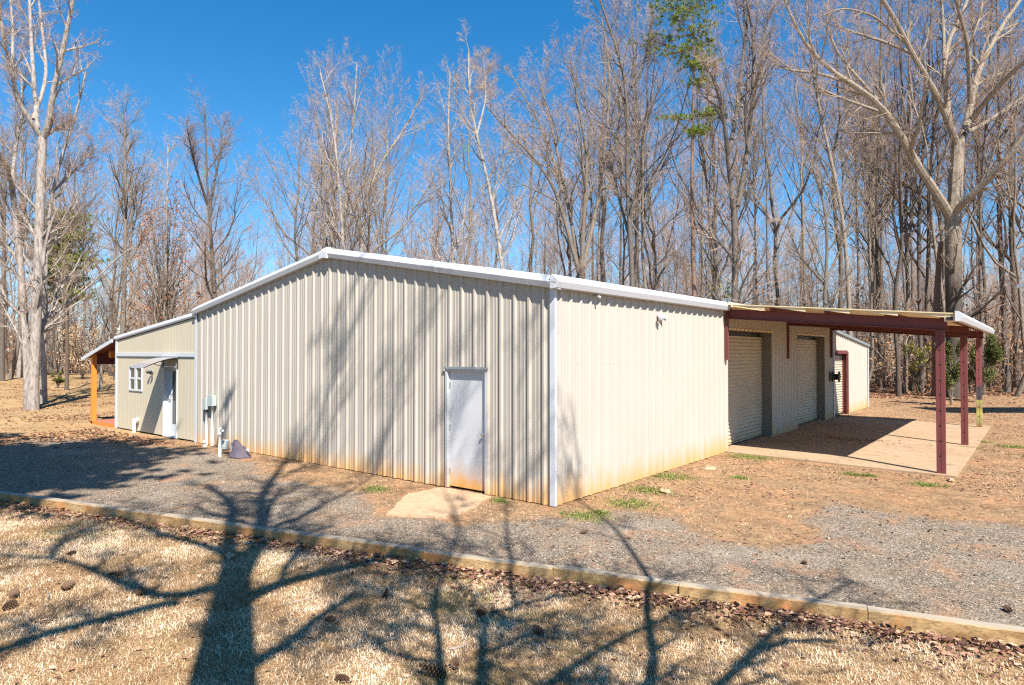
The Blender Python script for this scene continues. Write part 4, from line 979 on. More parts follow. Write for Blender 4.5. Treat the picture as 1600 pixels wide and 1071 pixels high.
# evergreen bushes and dry-leaved trees at the woods edge
def bush(name, px, py, Z, wpx, hpx, n, mat, label, size=.05, seed=1, nb=7, cat='bush', pad=1.):
    g = np.random.default_rng(seed); base = c2w((px-CX)/F0*Z, Z); base[2] = gz(base[:1], base[1:2])[0]
    t = empty(name, tuple(base), label=label, cat=cat); W_, H_ = wpx/F0*Z/2, hpx/F0*Z; z0 = 2.48+(HY-py)/F0*Z - base[2]
    st = MB(); lf = MB(); P = []; Rr = []
    for k in range(nb):
        a = g.uniform(0, 6.28); q = np.array([math.cos(a)*W_*g.random()**.6, math.sin(a)*W_*g.random()**.6, max(z0, 0)+H_*g.uniform(.1, .95)])
        P.append(resample(np.array([[0, 0, -.05], q*[.3, .3, .6], q]), 6)); Rr.append(np.linspace(.03, .006, 6)*max(1, H_/3))
        sh = (1-.45*(q[2]-z0)/max(H_, .1)); leafcloud(lf, q, (W_*.45*sh, W_*.45*sh, H_*.20), n//nb, size, g)
    P = np.stack(P); Rr = np.stack(Rr); v, f = tubes(P, Rr, 5); st.add(v, f)
    p2, r2 = kids(P, Rr, 8, g, .3, 1., .4, 20, 50, n=4, rmin=.004); v, f = tubes(p2, r2, 3); st.add(v, f)
    st.build('stems', M['bark'], t); lf.build('foliage', M[mat], t, attr='shade'); return t
bush('cedar', 1485, 606, 31, 36, 66, 7000, 'cedar', 'dark evergreen shrub seen between the first two carport posts', .045, 1, 14)
bush('cedar', 1530, 600, 33, 52, 72, 7000, 'cedar', 'loose green cedar showing past the outermost carport posts', .05, 2, 14)
bush('shrub', 1432, 585, 39, 34, 48, 1700, 'yellowgreen', 'olive shrub left of the nearest carport post', .045, 3, 10)
bush('shrub', 1128, 470, 41, 36, 52, 1100, 'yellowgreen', 'young yellow green tree peeking over the side wall end', .05, 4, 9)
bush('shrub', 91, 599, 44, 17, 16, 900, 'cedar', 'small round green bush on the left lawn', .06, 5, 8)
bush('dry_leaved_tree', 258, 540, 40, 70, 250, 2300, 'rust', 'tree holding rusty brown leaves above the office wing', .07, 6, 22, 'tree')
bush('dry_leaved_tree', 130, 585, 56, 62, 80, 2400, 'tanleaf', 'low tree with pale dry leaves left of the porch', .06, 7, 16, 'tree')
surveyed('oak_sapling', 'dark slim trunk carrying the rusty brown leaves', 40, [lp([(258, 620), (257, 460), (259, 330), (260, 225)], 7, 2)], 'bark_pale', 'twig_pale', 90, k=(18, 6, 5, 3), lf=(.2, .5, .5, .5), t0=.3)
for k, (px, Z) in enumerate([(1380, 41), (1405, 46), (1560, 52), (1595, 47), (1340, 44), (215, 60), (300, 55)]):
    bush('dry_leaved_sapling', px, 590, Z, 40, 40, 700, 'tanleaf', ['dry-leaved sapling beyond the rear lean-to', 'dry-leaved sapling deeper in the woods past the lean-to', 'dry-leaved sapling far right of the carport', 'dry-leaved sapling at the right edge', 'dry-leaved sapling above the rear lean-to roof', 'dry-leaved sapling over the office wing roof', 'dry-leaved sapling above the left end of the main roof'][k], .05, 20+k, 9, 'sapling')
# fallen limb at the woods edge
t = thing('fallen_branch', gpt(1385, 612), 'pale fallen branch leaning in the brush beyond the lean-to', 'branch')
mb = MB(); o0 = gpt(1385, 612)
for pts, r0 in (([ipt(1402, 606, 41), ipt(1385, 590, 40.5), ipt(1372, 578, 40)], .09), ([ipt(1400, 596, 41), ipt(1380, 560, 41), ipt(1362, 540, 42)], .07), ([ipt(1410, 575, 41), ipt(1380, 576, 40), ipt(1350, 570, 40)], .05)):
    P = resample(np.array(pts), 7)-o0; mb.tube(P, np.linspace(r0, r0*.4, 7), 7)
mb.build('limb', M['bark_pale'], t, True)

# far woods: the solid mass of trunks and twigs behind, and the brush under it
g = np.random.default_rng(131)
wm = MB(); N = 300
px = g.uniform(-250, 1850, N); Z = g.uniform(78, 150, N); loc = np.array([c2w((a-CX)/F0*b, b) for a, b in zip(px, Z)])
loc[:, 2] = gz(loc[:, 0], loc[:, 1]) - .2
yt = np.maximum(skyh(px), 60) + np.where(px > 1150, g.uniform(200, 380, N), g.uniform(90, 280, N)); Hh = np.clip((HY-yt)/F0*Z+2.48, 9, 30)
tt = np.linspace(0, 1, 6)
P = loc[:, None] + tt[None, :, None]*np.stack([g.normal(size=N)*1.2, g.normal(size=N)*1.2, Hh], 1)[:, None] + g.normal(size=(N, 6, 3))*[.25, .25, 0]*tt[None, :, None]
Rr = g.uniform(.06, .16, N)[:, None]*(1-.9*tt)[None]
v, f = tubes(P, Rr, 5); wm.add(v, f, 0)
p, r = P, Rr
for l, (kk, lf_, nn) in enumerate(((13, .30, 4), (8, .5, 3), (7, .55, 3))):
    p, r = kids(p, r, kk, g, .12 if l == 0 else .1, 1., lf_, 20, 55, nn, .3, .14, .6, .012 if l == 2 else .018, .3); v, f = tubes(p, r, 3); wm.add(v, f, 0 if l == 0 else 1)
tag(wm.build('distant_woods', [M['bark'], M['twig']]), 'mass of bare grey brown trees filling the far background', 'woods', kind='stuff')
um = MB(); N = 1900
px = g.uniform(-250, 1850, N); Z = np.where(px < 190, g.uniform(62, 110, N), g.uniform(38, 90, N)); loc = np.array([c2w((a-CX)/F0*b, b) for a, b in zip(px, Z)])
ok = ~((loc[:, 0] > -24) & (loc[:, 0] < 6) & (loc[:, 1] < 27)); loc = loc[ok]; N = len(loc); loc[:, 2] = gz(loc[:, 0], loc[:, 1]) - .05
Hh = g.uniform(1.2, 6.0, N); P = loc[:, None] + np.linspace(0, 1, 5)[None, :, None]*np.stack([g.normal(size=N)*.5, g.normal(size=N)*.5, Hh], 1)[:, None]; Rr = g.uniform(.012, .035, N)[:, None]*np.linspace(1, .3, 5)[None]
v, f = tubes(P, Rr, 4); um.add(v, f, 0)
p, r = kids(P, Rr, 9, g, .1, 1., .5, 20, 60, 4, .2, .18, .7, .007, .3); v, f = tubes(p, r, 3); um.add(v, f, 1)
p, r = kids(p, r, 5, g, .1, 1., .55, 20, 60, 3, .2, .2, .7, .006, .2); v, f = tubes(p, r, 3); um.add(v, f, 1)
tag(um.build('undergrowth', [M['bark'], M['twig']]), 'tangled leafless brush along the edge of the woods', 'undergrowth', kind='stuff')

# taller leafless saplings filling the space under the crowns
P0, p0_ = P, p
N = 620; px = g.uniform(-250, 1850, N); Z = np.where(px < 190, g.uniform(66, 110, N), g.uniform(40, 80, N)); loc = np.array([c2w((a-CX)/F0*b, b) for a, b in zip(px, Z)])
ok = ~((loc[:, 0] > -24) & (loc[:, 0] < 6) & (loc[:, 1] < 27)); loc = loc[ok]; N = len(loc); loc[:, 2] = gz(loc[:, 0], loc[:, 1]) - .05
Hh = g.uniform(5, 11, N); P = loc[:, None] + np.linspace(0, 1, 7)[None, :, None]*np.stack([g.normal(size=N)*1.0, g.normal(size=N)*1.0, Hh], 1)[:, None]
P[:, 1:] += np.cumsum(g.normal(size=(N, 6, 3))*[.12, .12, 0], 1); Rr = g.uniform(.025, .05, N)[:, None]*np.linspace(1, .25, 7)[None]
sp = MB(); v, f = tubes(P, Rr, 4); sp.add(v, f, 0)
a1_, r = kids(P, Rr, 12, g, .15, 1., .34, 25, 65, 4, .2, .15, .7, .009, .5); v, f = tubes(a1_, r, 3); sp.add(v, f, 1)
a2_, r = kids(a1_, r, 6, g, .1, 1., .5, 20, 60, 3, .15, .18, .7, .007, .3); v, f = tubes(a2_, r, 3); sp.add(v, f, 1)
a3_, r = kids(a2_, r, 4, g, .1, 1., .55, 20, 60, 3, .1, .2, .7, .006, .2); v, f = tubes(a3_, r, 3); sp.add(v, f, 1)
tag(sp.build('sapling_thicket', [M['bark'], M['twig']]), 'thicket of leafless saplings filling the woods below the crowns', 'undergrowth', kind='stuff')
P, p = P0, p0_
lm = MB(); q = p[:, 2]; sel = g.random(len(q)) < .6; q = q[sel]; leaf_faces(lm, q+g.normal(size=q.shape)*.15, .15, g, .8)
q = p[:, 1][g.random(len(p)) < .10]; leaf_faces(lm, q, .08, g, .8)
tag(lm.build('withered_leaves', M['brushleaf'], attr='shade'), 'withered brown leaves clinging to the brush of the woods', 'leaves', kind='stuff')

# ------------------------------------------------------------------ trees standing behind the viewer, whose shadows cross the yard
UP1 = np.array([2.5, -1.45, 3.23])/3.23; SG = UP1[:2]/np.linalg.norm(UP1[:2]); SL = np.linalg.norm(UP1[:2])
def shadow_limb(base, G, w, dz=0.):
    h = ((base[:2]-G[:2])@SG - dz)/SL
    return G + (h - 0)*UP1 if G[2] == 0 else np.array([G[0], G[1], G[2]]) + h*UP1
def gl(px, py):
    t = HY + F0*2.61/ (F0*2.61/(py-HY))   # lawn level below the timber line, drive level above
    return gpt(px, py, LAWN if py > 770+px*.134+8 else 0.)
def wallp(px, py, side=False):
    # point on the gable wall (y=0) or side wall (x=0) seen at this bearing
    k = (px-CX)/F0
    if not side: s = (k*10.67-.685)/(-.779-k*.626)*-1; s = (.685-k*10.67)/(.779+k*.626); Z = 10.67+.626*s; return np.array([-s, 0, 2.48+(HY-py)/F0*Z])
    v = (k*10.67-.685)/(.626-k*.779); Z = 10.67+.779*v; return np.array([0, v, 2.48+(HY-py)/F0*Z])
def caster(name, label, base, lines, seed, trunk_r, k=(6, 6, 5, 3), lf=(.22, .45, .5, .5), up=.25, trunk_px=None):
    g = np.random.default_rng(seed); P = []; Rr = []; base = np.array(base, float)
    for pts, w0, w1, dz in lines:
        Q = []
        n = len(pts)
        for i, q in enumerate(pts):
            G = q if isinstance(q, np.ndarray) else gl(*q); d_ = dz*i/(n-1)
            h = ((base[:2]-G[:2])@SG - d_)/SL; Q.append(G + h*UP1)
        Q = resample(np.array(Q), 14); P.append(Q); Rr.append(np.linspace(w0, w1, 14))
    top = P[0][0]; tr = np.array([[base[0], base[1], LAWN-.2], [base[0]+.05, base[1], top[2]*.5], top]); tr = resample(tr, 14)
    P = [tr]+P; Rr = [np.linspace(trunk_r*1.25, trunk_r, 14)]+Rr
    P = np.stack(P) - [base[0], base[1], LAWN]; Rr = np.stack(Rr)
    tm = trunk_mb(P[:1], Rr[:1], 14); cm = MB(); v, f = tubes(P[1:], Rr[1:], 10); cm.add(v, f, 0)
    c2, _ = crown_from(P[1:], Rr[1:], g, k, lf, .1, up=up, tsz=.006)
    off = cm.n
    for v_, f_, m_, a_ in zip(c2.v, c2.f, c2.m, c2.at): cm.v.append(v_); cm.f.append(f_+off); cm.m.append(m_); cm.at.append(a_)
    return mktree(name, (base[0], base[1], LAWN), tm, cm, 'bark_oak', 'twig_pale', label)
def pz(L, oy=660, s=2.606, ox=0): return [(ox+x/s, oy+y/s) for x, y in L]
B1 = gpt(357, 1071, LAWN)[:2] + UP1[:2]*9.0
def WL(L, side=False): return [wallp(x, y, side) for x, y in L]
caster('big_yard_oak', 'great oak behind the viewer throwing the thick forked shadow on the lawn', (B1[0], B1[1], 0), [
    ([(350, 1071), (360, 980), (368, 900), (370, 865)], .27, .165, 0),
    ([(368, 900), (357, 852), (361, 825), (368, 787), (345, 771), (325, 755)], .13, .06, -1.5),
    ([(378, 900), (388, 875), (414, 829), (407, 775), (434, 737), (450, 715)], .12, .05, 1.5),
    ([(414, 829), (426, 783), (440, 760)], .055, .03, 1),
    (pz([(960, 560), (900, 515), (760, 480), (650, 450), (540, 405), (420, 350)]), .085, .035, 1.5),
    (pz([(900, 660), (830, 690), (720, 728), (600, 690), (480, 640), (380, 590), (290, 555), (200, 545), (0, 540)]), .10, .035, -1.0),
    (pz([(225, 545), (230, 500), (300, 450), (420, 425)]), .055, .025, 0),
    (pz([(720, 728), (640, 740), (500, 775), (400, 805), (250, 840), (100, 890), (-60, 950)]), .085, .06, 1.),
    (pz([(1000, 720), (1040, 690), (1120, 660), (1220, 625), (1389, 590), (1560, 560), (1620, 510)]), .115, .06, 1.),
    (pz([(1150, 650), (1160, 590), (1200, 540), (1230, 480)]), .05, .03, 1),
    (pz([(1000, 1010), (1040, 960), (1120, 930), (1230, 850), (1300, 780), (1389, 735), (1470, 690)]), .08, .04, -1.),
    ([(460, 813), (495, 790), (533, 775)] + WL([(600, 700), (625, 600), (640, 520)]), .05, .008, 1),
    ([(440, 745), gpt(475, 728)] + WL([(492, 690), (515, 600), (530, 540)]), .04, .008, 2)],
    201, .27, k=(10, 6, 5, 3), lf=(.22, .45, .5, .5))
J2 = gpt(735, 1500, LAWN); B2 = J2[:2] + UP1[:2]*5.2
c4 = dict(oy=820, s=4.268, ox=560)
caster('tall_yard_tree', 'tall many-limbed tree behind the viewer casting thin branching shadows', (B2[0], B2[1], 0), [
    ([(735, 1500), (730, 1420), (725, 1350)], .15, .12, 0),
    ([(725, 1350), (700, 1180)] + pz([(550, 1000), (545, 850), (535, 680), (500, 560), (480, 500)], **c4), .075, .028, 1.),
    ([(728, 1340), (750, 1200)] + pz([(820, 1050), (820, 850), (830, 700), (850, 620), (900, 560)], **c4), .08, .04, -1.),
    (pz([(495, 575), (480, 570), (330, 500), (200, 450)], **c4), .032, .018, 0), (pz([(515, 560), (540, 400), (570, 310), (600, 250)], **c4), .034, .02, 0),
    (pz([(540, 400), (380, 370), (230, 320)], **c4), .02, .01, 0), (pz([(520, 910), (480, 890), (330, 880), (200, 830), (100, 740), (0, 700)], **c4), .04, .02, 0),
    (pz([(880, 580), (960, 560), (1050, 530), (1200, 490), (1451, 460), (1700, 420)], **c4), .035, .02, 1), (pz([(900, 570), (950, 600), (1010, 690)], **c4), .05, .03, 0),
    (pz([(830, 640), (760, 560), (760, 480), (850, 420), (960, 390), (1000, 330)], **c4), .03, .016, 0), (pz([(820, 850), (880, 830), (1000, 780), (1130, 720), (1280, 740), (1451, 750)], **c4), .038, .018, 0),
    (pz([(830, 960), (900, 930), (1010, 960)], **c4), .035, .02, 0),
    ([(735, 1380), (850, 1200), (960, 1120)] + pz([(1290, 1071), (1270, 950), (1250, 820), (1235, 750), (1230, 680), (1250, 620)], 660, 2.606, 533), .075, .03, 2),
    ([(740, 1330), (800, 1120)] + pz([(820, 1071), (950, 980), (1080, 900), (1240, 820), (1389, 760), (1500, 740)], 660, 2.606, 533), .055, .03, -2),
    ([(790, 1300), (1000, 1150), (1120, 1075), (1150, 1036), (1185, 1005), (1235, 994), (1300, 1000)], .06, .03, 1),
    ([(1150, 1036), (1210, 980), (1258, 944), (1330, 905)], .04, .02, -1),
    (pz([(570, 310), (600, 250), (640, 120), (700, 30)], **c4) + WL([(700, 690), (735, 590), (762, 480)]), .03, .008, -2),
    (pz([(1050, 530), (1000, 330)], **c4) + [gpt(790, 805)] + WL([(798, 760), (812, 650), (805, 540)]), .035, .01, 1),
    (pz([(1250, 620)], 660, 2.606, 533) + [gpt(960, 820)] + WL([(905, 755), (905, 700), (888, 620)], True), .04, .01, -1)],
    202, .19, k=(6, 5, 5, 3))
# pines behind the left of the viewer: the dense dappled shade on the drive
g = np.random.default_rng(301)
for k, (X, Z, h, rr) in enumerate([(-10.7, 14.3, 17, 3.7), (-15.8, 15.0, 18, 3.9)]):
    c = c2w(X, Z); b = c[:2] + UP1[:2]*h
    wh = [(hh, g.uniform(0, 6.28), rr*(1-.5*abs(hh-h)/3.2)*g.uniform(.5, 1.1), .6) for hh in np.linspace(h-2.4, h+2.6, 80)]
    pine('yard_pine', ['nearest pine behind the viewer shading the left drive', 'farthest pine behind the viewer shading the left drive', 'smaller pine behind the viewer shading the drive by the office'][k], (b[0], b[1], LAWN), h+3.4, .24, wh, g, 26, 26, .38, .055)

# ------------------------------------------------------------------ what lies on the ground
def scat_view(n, ymin, ymax, g, xmin=-60, xmax=1660, z=0., pw_=1.):
    """points spread over the part of the yard between two picture rows, even in area"""
    Z0, Z1 = F0*(2.48-z)/(ymax-HY), F0*(2.48-z)/(ymin-HY)
    Z = np.sqrt(g.uniform(Z0**2, Z1**2, n)) if pw_ == 1. else Z0*(Z1/Z0)**(g.random(n)**pw_)
    X = (g.uniform(xmin, xmax, n)-CX)/F0*Z
    dX, dZ = X-.685, Z-10.67
    return dX*.779-dZ*.626, dX*.626+dZ*.779
def tb(x, y): return (x-T0[0])*TB[0] + (y-T0[1])*TB[1]
g = np.random.default_rng(400)
# dormant grass blades
def blades(mb, x, y, z, g, L, wd, lean, shade):
    n = len(x); a = g.uniform(0, 2*np.pi, n); l = L*g.uniform(.5, 1.3, n); b = lean*g.uniform(.6, 1.15, n)
    d = np.stack([np.cos(a), np.sin(a)], 1); p0 = np.stack([x, y, z], 1)
    h1 = np.stack([d[:, 0]*np.sin(b*.5), d[:, 1]*np.sin(b*.5), np.cos(b*.5)], 1); h2 = np.stack([d[:, 0]*np.sin(b*1.35), d[:, 1]*np.sin(b*1.35), np.cos(b*1.35)], 1)
    s = np.stack([-d[:, 1], d[:, 0], np.zeros(n)], 1)*wd*g.uniform(.7, 1.3, (n, 1))
    p1 = p0 + h1*(l*.5)[:, None]; p2 = p1 + h2*(l*.55)[:, None]
    V = np.stack([p0-s, p0+s, p1+s*.8, p1-s*.8, p2], 1).reshape(-1, 3); i = np.arange(n)[:, None]*5; at = np.repeat(shade, 5)
    b0 = mb.n; mb.add(V, (i+np.array([[0, 1, 2, 3]])), 0, at); mb.f.append((i+np.array([[3, 2, 4]]))+b0); mb.m.append(np.zeros(n, int)); 
# (triangles share the vertices just added)
x, y = scat_view(430000, 772, 1120, g, -150, 1850, z=LAWN); k = tb(x, y) < -.03; x, y = x[k], y[k]
pn = fbm(x*1.5, y*1.5, 3, 31); keep = g.random(len(x)) < np.clip(.35+pn*1.4, 0, 1)
bare = np.clip(.38+tb(x, y)*-1.4, .3, 1); keep &= g.random(len(x)) < bare; x, y, pn = x[keep], y[keep], pn[keep]
patch = fbm(x*.8+9, y*.8, 4, 77); gp = (patch > .50) & (g.random(len(x)) < .55*np.clip((patch-.50)*9, 0, 1)+.0)
sh = np.clip(.56+(pn-.47)*1.3+(fbm(x*6, y*6, 3, 91)-.44)*.9+g.normal(size=len(x))*.27, 0, 1)
mb = MB(); q = ~gp; blades(mb, x[q], y[q], lawn_z(x[q], y[q])-.004, g, .058, .0023, 1.42, sh[q])
tag(mb.build('dormant_grass', M['straw'], attr='shade'), 'straw coloured winter lawn grass in the foreground', 'grass', kind='stuff')
mb = MB(); q = gp; blades(mb, x[q], y[q], lawn_z(x[q], y[q])-.004, g, .042, .0022, .8, g.random(q.sum()))
tag(mb.build('green_grass', M['green'], attr='shade'), 'sparse green blades coming up through the dry lawn', 'grass', kind='stuff')
# thin dry grass and straw bits in the dirt strip
x, y = scat_view(190000, 640, 900, g); X, Z = tocam(x, y); g_, w_, s_ = zones(x, y)
inb = ((x > -17.8) & (x < .06) & (y > -.05) & (y < 25)) | ((x > -.1) & (x < 4.9) & (y > 6.95) & (y < 18.7))
pn = fbm(x*1.1+3, y*1.1, 4, 51); k = (tb(x, y) > .15) & (g_ < .45) & ~inb & (g.random(len(x)) < np.clip((pn-.40)*5, .04, 1)); x, y = x[k], y[k]
mb = MB(); blades(mb, x, y, gz(x, y)-.004, g, .045, .0028, 1.25, np.clip(g.normal(size=len(x))*.25+.5, 0, 1))
tag(mb.build('dry_grass', M['straw'], attr='shade'), 'thin dry grass scattered over the clay beside the building', 'grass', kind='stuff')
# gravel stones
def stones(n, ymin, ymax, g, smin, smax, thr):
    x, y = scat_view(n, ymin, ymax, g); k = tb(x, y) > .16; x, y = x[k], y[k]; g_, _, _ = zones(x, y)
    k = g.random(len(x)) < np.clip((g_-thr)*3.0, .0, 1); x, y = x[k], y[k]; n = len(x); s = smin*(smax/smin)**(g.random(n)**2.2)
    O = np.array([(1, 0, 0), (0, 1, 0), (-1, 0, 0), (0, -1, 0), (0, 0, 1), (0, 0, -1.)])
    a = g.uniform(0, 6.28, n); ca, sa = np.cos(a), np.sin(a); J = O[None]*g.uniform(.6, 1.25, (n, 6, 1)) + g.normal(size=(n, 6, 3))*.16
    J = J*[1, .8, .55]; R_ = np.stack([J[..., 0]*ca[:, None]-J[..., 1]*sa[:, None], J[..., 0]*sa[:, None]+J[..., 1]*ca[:, None], J[..., 2]], -1)
    V = R_*s[:, None, None] + np.stack([x, y, gz(x, y)+s*.15], 1)[:, None]
    F = np.array([(0, 1, 4), (1, 2, 4), (2, 3, 4), (3, 0, 4), (1, 0, 5), (2, 1, 5), (3, 2, 5), (0, 3, 5)])
    return V.reshape(-1, 3), (np.arange(n)[:, None, None]*6+F[None]).reshape(-1, 3), np.repeat(np.clip(g.random(n)**1.3, 0, 1), 6)
mb = MB(); mb.add(*((lambda v, f, a: (v, f, 0, a))(*stones(85000, 775, 1010, g, .005, .016, .25)))); mb.add(*((lambda v, f, a: (v, f, 0, a))(*stones(36000, 690, 800, g, .007, .019, .25))))
mb.add(*((lambda v, f, a: (v, f, 0, a))(*stones(1500, 700, 1000, g, .012, .030, .15))))
tag(mb.build('gravel', M['stone'], attr='shade'), 'loose grey gravel covering the driveway', 'gravel', kind='stuff')
# fallen leaves: curled blades with a midrib fold
def leaves(mb, x, y, z, size, g, flat=.5, lo=0., hi=1.):
    n = len(x); t = np.array([(-1, 0), (-.45, .42), (.3, .5), (1, 0), (.3, -.5), (-.45, -.42), (0, 0)])
    s = size*g.uniform(.55, 1.3, n); cu = g.uniform(-.2, .9, n)
    J = np.repeat(t[None], n, 0)*g.uniform(.75, 1.2, (n, 7, 1)); zz = cu[:, None]*(J[..., 1]**2*1.4+J[..., 0]**2*.35) + g.normal(size=(n, 7))*.07
    L = np.stack([J[..., 0], J[..., 1], zz], -1)*s[:, None, None]
    a = g.uniform(0, 6.28, n); tl = g.normal(size=n)*flat; ca, sa, ct, st = np.cos(a), np.sin(a), np.cos(tl), np.sin(tl)
    Y = L[..., 1]*ct[:, None]-L[..., 2]*st[:, None]; Zz = L[..., 1]*st[:, None]+L[..., 2]*ct[:, None]
    V = np.stack([L[..., 0]*ca[:, None]-Y*sa[:, None], L[..., 0]*sa[:, None]+Y*ca[:, None], Zz], -1) + np.stack([x, y, z+s*.22], 1)[:, None]
    F = np.array([(6, 0, 1), (6, 1, 2), (6, 2, 3), (6, 3, 4), (6, 4, 5), (6, 5, 0)])
    mb.add(V.reshape(-1, 3), (np.arange(n)[:, None, None]*7+F[None]).reshape(-1, 3), 0, np.repeat(lo+(hi-lo)*g.random(n), 7))
n = 8200; a = g.uniform(-3.5, 20.5, n); d = g.exponential(.16, n); dens = np.interp(a, [-2, 2, 4, 6.5, 8, 11, 14, 16], [.45, .5, .35, .5, .9, 1, 1, .9])
wv = .6+.8*vnoise(a*1.4, a*0, 5); k = (g.random(n) < dens) & (d < .85*wv*dens); a, d, = a[k], d[k]*wv[k]
x = T0[0]+TA[0]*a-TB[0]*(d+.02); y = T0[1]+TA[1]*a-TB[1]*(d+.02)
mb = MB(); leaves(mb, x, y, lawn_z(x, y)+.01+np.maximum(0, .05-d*.12)*g.random(len(x)), .034, g, .7)
tag(mb.build('leaf_drift', M['litter'], attr='shade'), 'brown fallen leaves drifted against the timbers', 'leaves', kind='stuff')
mb = MB(); x, y = scat_view(900, 800, 1090, g, z=LAWN); k = tb(x, y) < -.2; x, y = x[k][:420], y[k][:420]; leaves(mb, x, y, lawn_z(x, y)+.02, .028, g, .5, .2, 1)
x, y = scat_view(60000, 612, 880, g, 800, 1660); _, Zc = tocam(x, y)
inb = ((x < .06) & (y > -.05)) | ((x > -.1) & (x < 4.9) & (y > 6.95) & (y < 18.7)); g_, _, _ = zones(x, y); pn = fbm(x*.7, y*.7, 4, 61)
k = (tb(x, y) > .3) & ~inb & (g.random(len(x)) < np.clip((pn-.42)*6, .08, 1)*(1-.8*g_)); x, y = x[k], y[k]; leaves(mb, x, y, gz(x, y), .027, g, .4, .0, .75)
x, y = scat_view(5000, 668, 780, g, -60, 900); inb = (x < .06) & (y > -.08); k = (tb(x, y) > .3) & ~inb & (g.random(len(x)) < .5); x, y = x[k], y[k]; leaves(mb, x, y, gz(x, y), .022, g, .4, .1, .9)
for px, py, sp, m in ((1322, 686, .5, 150), (1345, 708, .35, 0), (1298, 664, .6, 120), (1352, 690, .9, 90), (1405, 700, .2, 0), (1348, 712, .22, 0)):
    c = gpt(px, py, .03); xx = c[0]+g.normal(size=m)*sp; yy = c[1]+g.normal(size=m)*sp*.5; k = (xx > .05) & (xx < 4.7) & (yy > 7.4); leaves(mb, xx[k], yy[k], xx[k]*0+.028, .028, g, .3, .0, .6)
tag(mb.build('scattered_leaves', M['litter'], attr='shade'), 'dry leaves scattered over yard, slab and lawn', 'leaves', kind='stuff')
mb = MB(); n = 46000; px = g.uniform(1080, 1700, n); Z = g.uniform(30, 62, n); P = np.array([((px-CX)/F0*Z-.685), Z-10.67]); x = P[0]*.779-P[1]*.626; y = P[0]*.626+P[1]*.779
_, w_, _ = zones(x, y); k = (g.random(n) < w_*.95+.05) & ~((x < .3) & (y < 25.5)); x, y = x[k], y[k]; leaves(mb, x, y, gz(x, y), .07, g, .6)
tag(mb.build('woods_leaf_litter', M['litter_far'], attr='shade'), 'thick brown leaf litter on the floor of the woods', 'leaves', kind='stuff')

# green weed clumps in the dirt
WD = [(1172, 714, .55, 'widest green weed clump near the slab corner'), (1155, 746, .2, 'small green tuft below the widest weed clump'), (1330, 741, .25, 'green weed left of the nearest carport post, by the slab edge'), (1357, 743, .14, 'tiny weed close to the weed at the slab edge'), (1448, 757, .3, 'flat green patch just in front of the nearest carport post'), (1512, 700, .22, 'green tuft between second carport post and slab edge'), (1530, 690, .22, 'green tuft just behind the slab edge tuft'), (1580, 698, .35, 'green tuft out in the dirt at the right edge'),
      (985, 786, .5, 'broad low green patch beside the side wall'), (1042, 744, .6, 'green strip of weeds halfway along the side wall'), (1010, 765, .45, 'green patch between the broad patch and the strip by the side wall'), (915, 806, .4, 'faint green patch near the building corner'), (938, 800, .15, 'bright little tuft near the building corner'), (783, 782, .16, 'small weed at the foot of the ribbed wall, right of the door'), (588, 764, .3, 'low green growth at the wall foot left of the step'), (873, 783, .12, 'single weed sprouting at the building corner'), (1285, 690, .2, 'weed by the slab near the far doors')][:16]
for k, (px, py, w_, lb) in enumerate(WD):
    c = gpt(px, py); t = empty('weed_clump', (c[0], c[1], 0), label=lb, cat='weeds', group='green weed clumps'); w_ *= 1.25; n = int(1300*w_**1.3)+90
    xx = g.normal(size=n)*w_*.42; yy = g.normal(size=n)*w_*.30; kk = (c[0]+xx > .05) | (c[1]+yy < -.05); xx, yy = xx[kk], yy[kk]
    if len(xx) < 12: C.objects.unlink(t); bpy.data.objects.remove(t); continue
    mb = MB(); blades(mb, xx, yy, gz(c[0]+xx, c[1]+yy)-.003, g, .06, .0038, .9, g.random(len(xx))); tag(mb.build('blades', M['green'], t, attr='shade'), kind='stuff')
    mb = MB(); m = len(xx)//4; leaf_faces(mb, np.stack([xx[:m], yy[:m], gz(c[0]+xx[:m], c[1]+yy[:m])+.02+g.random(m)*.03], 1), .013, g, .4, .6); tag(mb.build('leaves', M['green'], t, attr='shade'), kind='stuff')
# pine cones: overlapping rows of scales around a core
def cone_mesh(seed, wide=1.):
    g = np.random.default_rng(seed); mb = MB(); n = 96; i = np.arange(n); t = i/(n-1); a = i*2.39996; r = .5*wide*np.sin(np.clip(t*.93+.06, 0, 1)*np.pi)**.62*(1-.3*t)
    d = np.stack([np.cos(a), np.sin(a)], 1); zz = (t-.5)*1.7
    s = .135*(1-.35*t); si = np.stack([-d[:, 1], d[:, 0]], 1)
    def pt(rr, k, dz): return np.concatenate([d*rr[:, None]+si*(k*s)[:, None], (zz+dz)[:, None]], 1)
    p = [pt(r*.25, -.4, 0), pt(r*.25, .4, 0), pt(r*.92, 1., .09), pt(r*1.02, 0, .13), pt(r*.92, -1., .09), pt(r*.90, 0, .045)]
    V = np.stack(p, 1).reshape(-1, 3); F = np.array([(0, 1, 2, 3), (0, 3, 4, 0), (5, 4, 3, 2)]); b = i[:, None]*6
    sh = np.tile([0, 0, .75, 1., .75, .3], n)
    mb.add(V, b+np.array([[0, 1, 2, 3]]), 0, sh)
    for fc in ((0, 3, 4), (5, 4, 3), (5, 3, 2)): mb.f.append(b+np.array([fc])); mb.m.append(np.zeros(n, int))
    mb.lathe([(.0, -.86), (.14, -.8), (.2, -.2), (.12, .5), (0, .8)], (0, 0, 0), (0, 0, 1), 8); mb.at[-1][:] = .1
    return mb
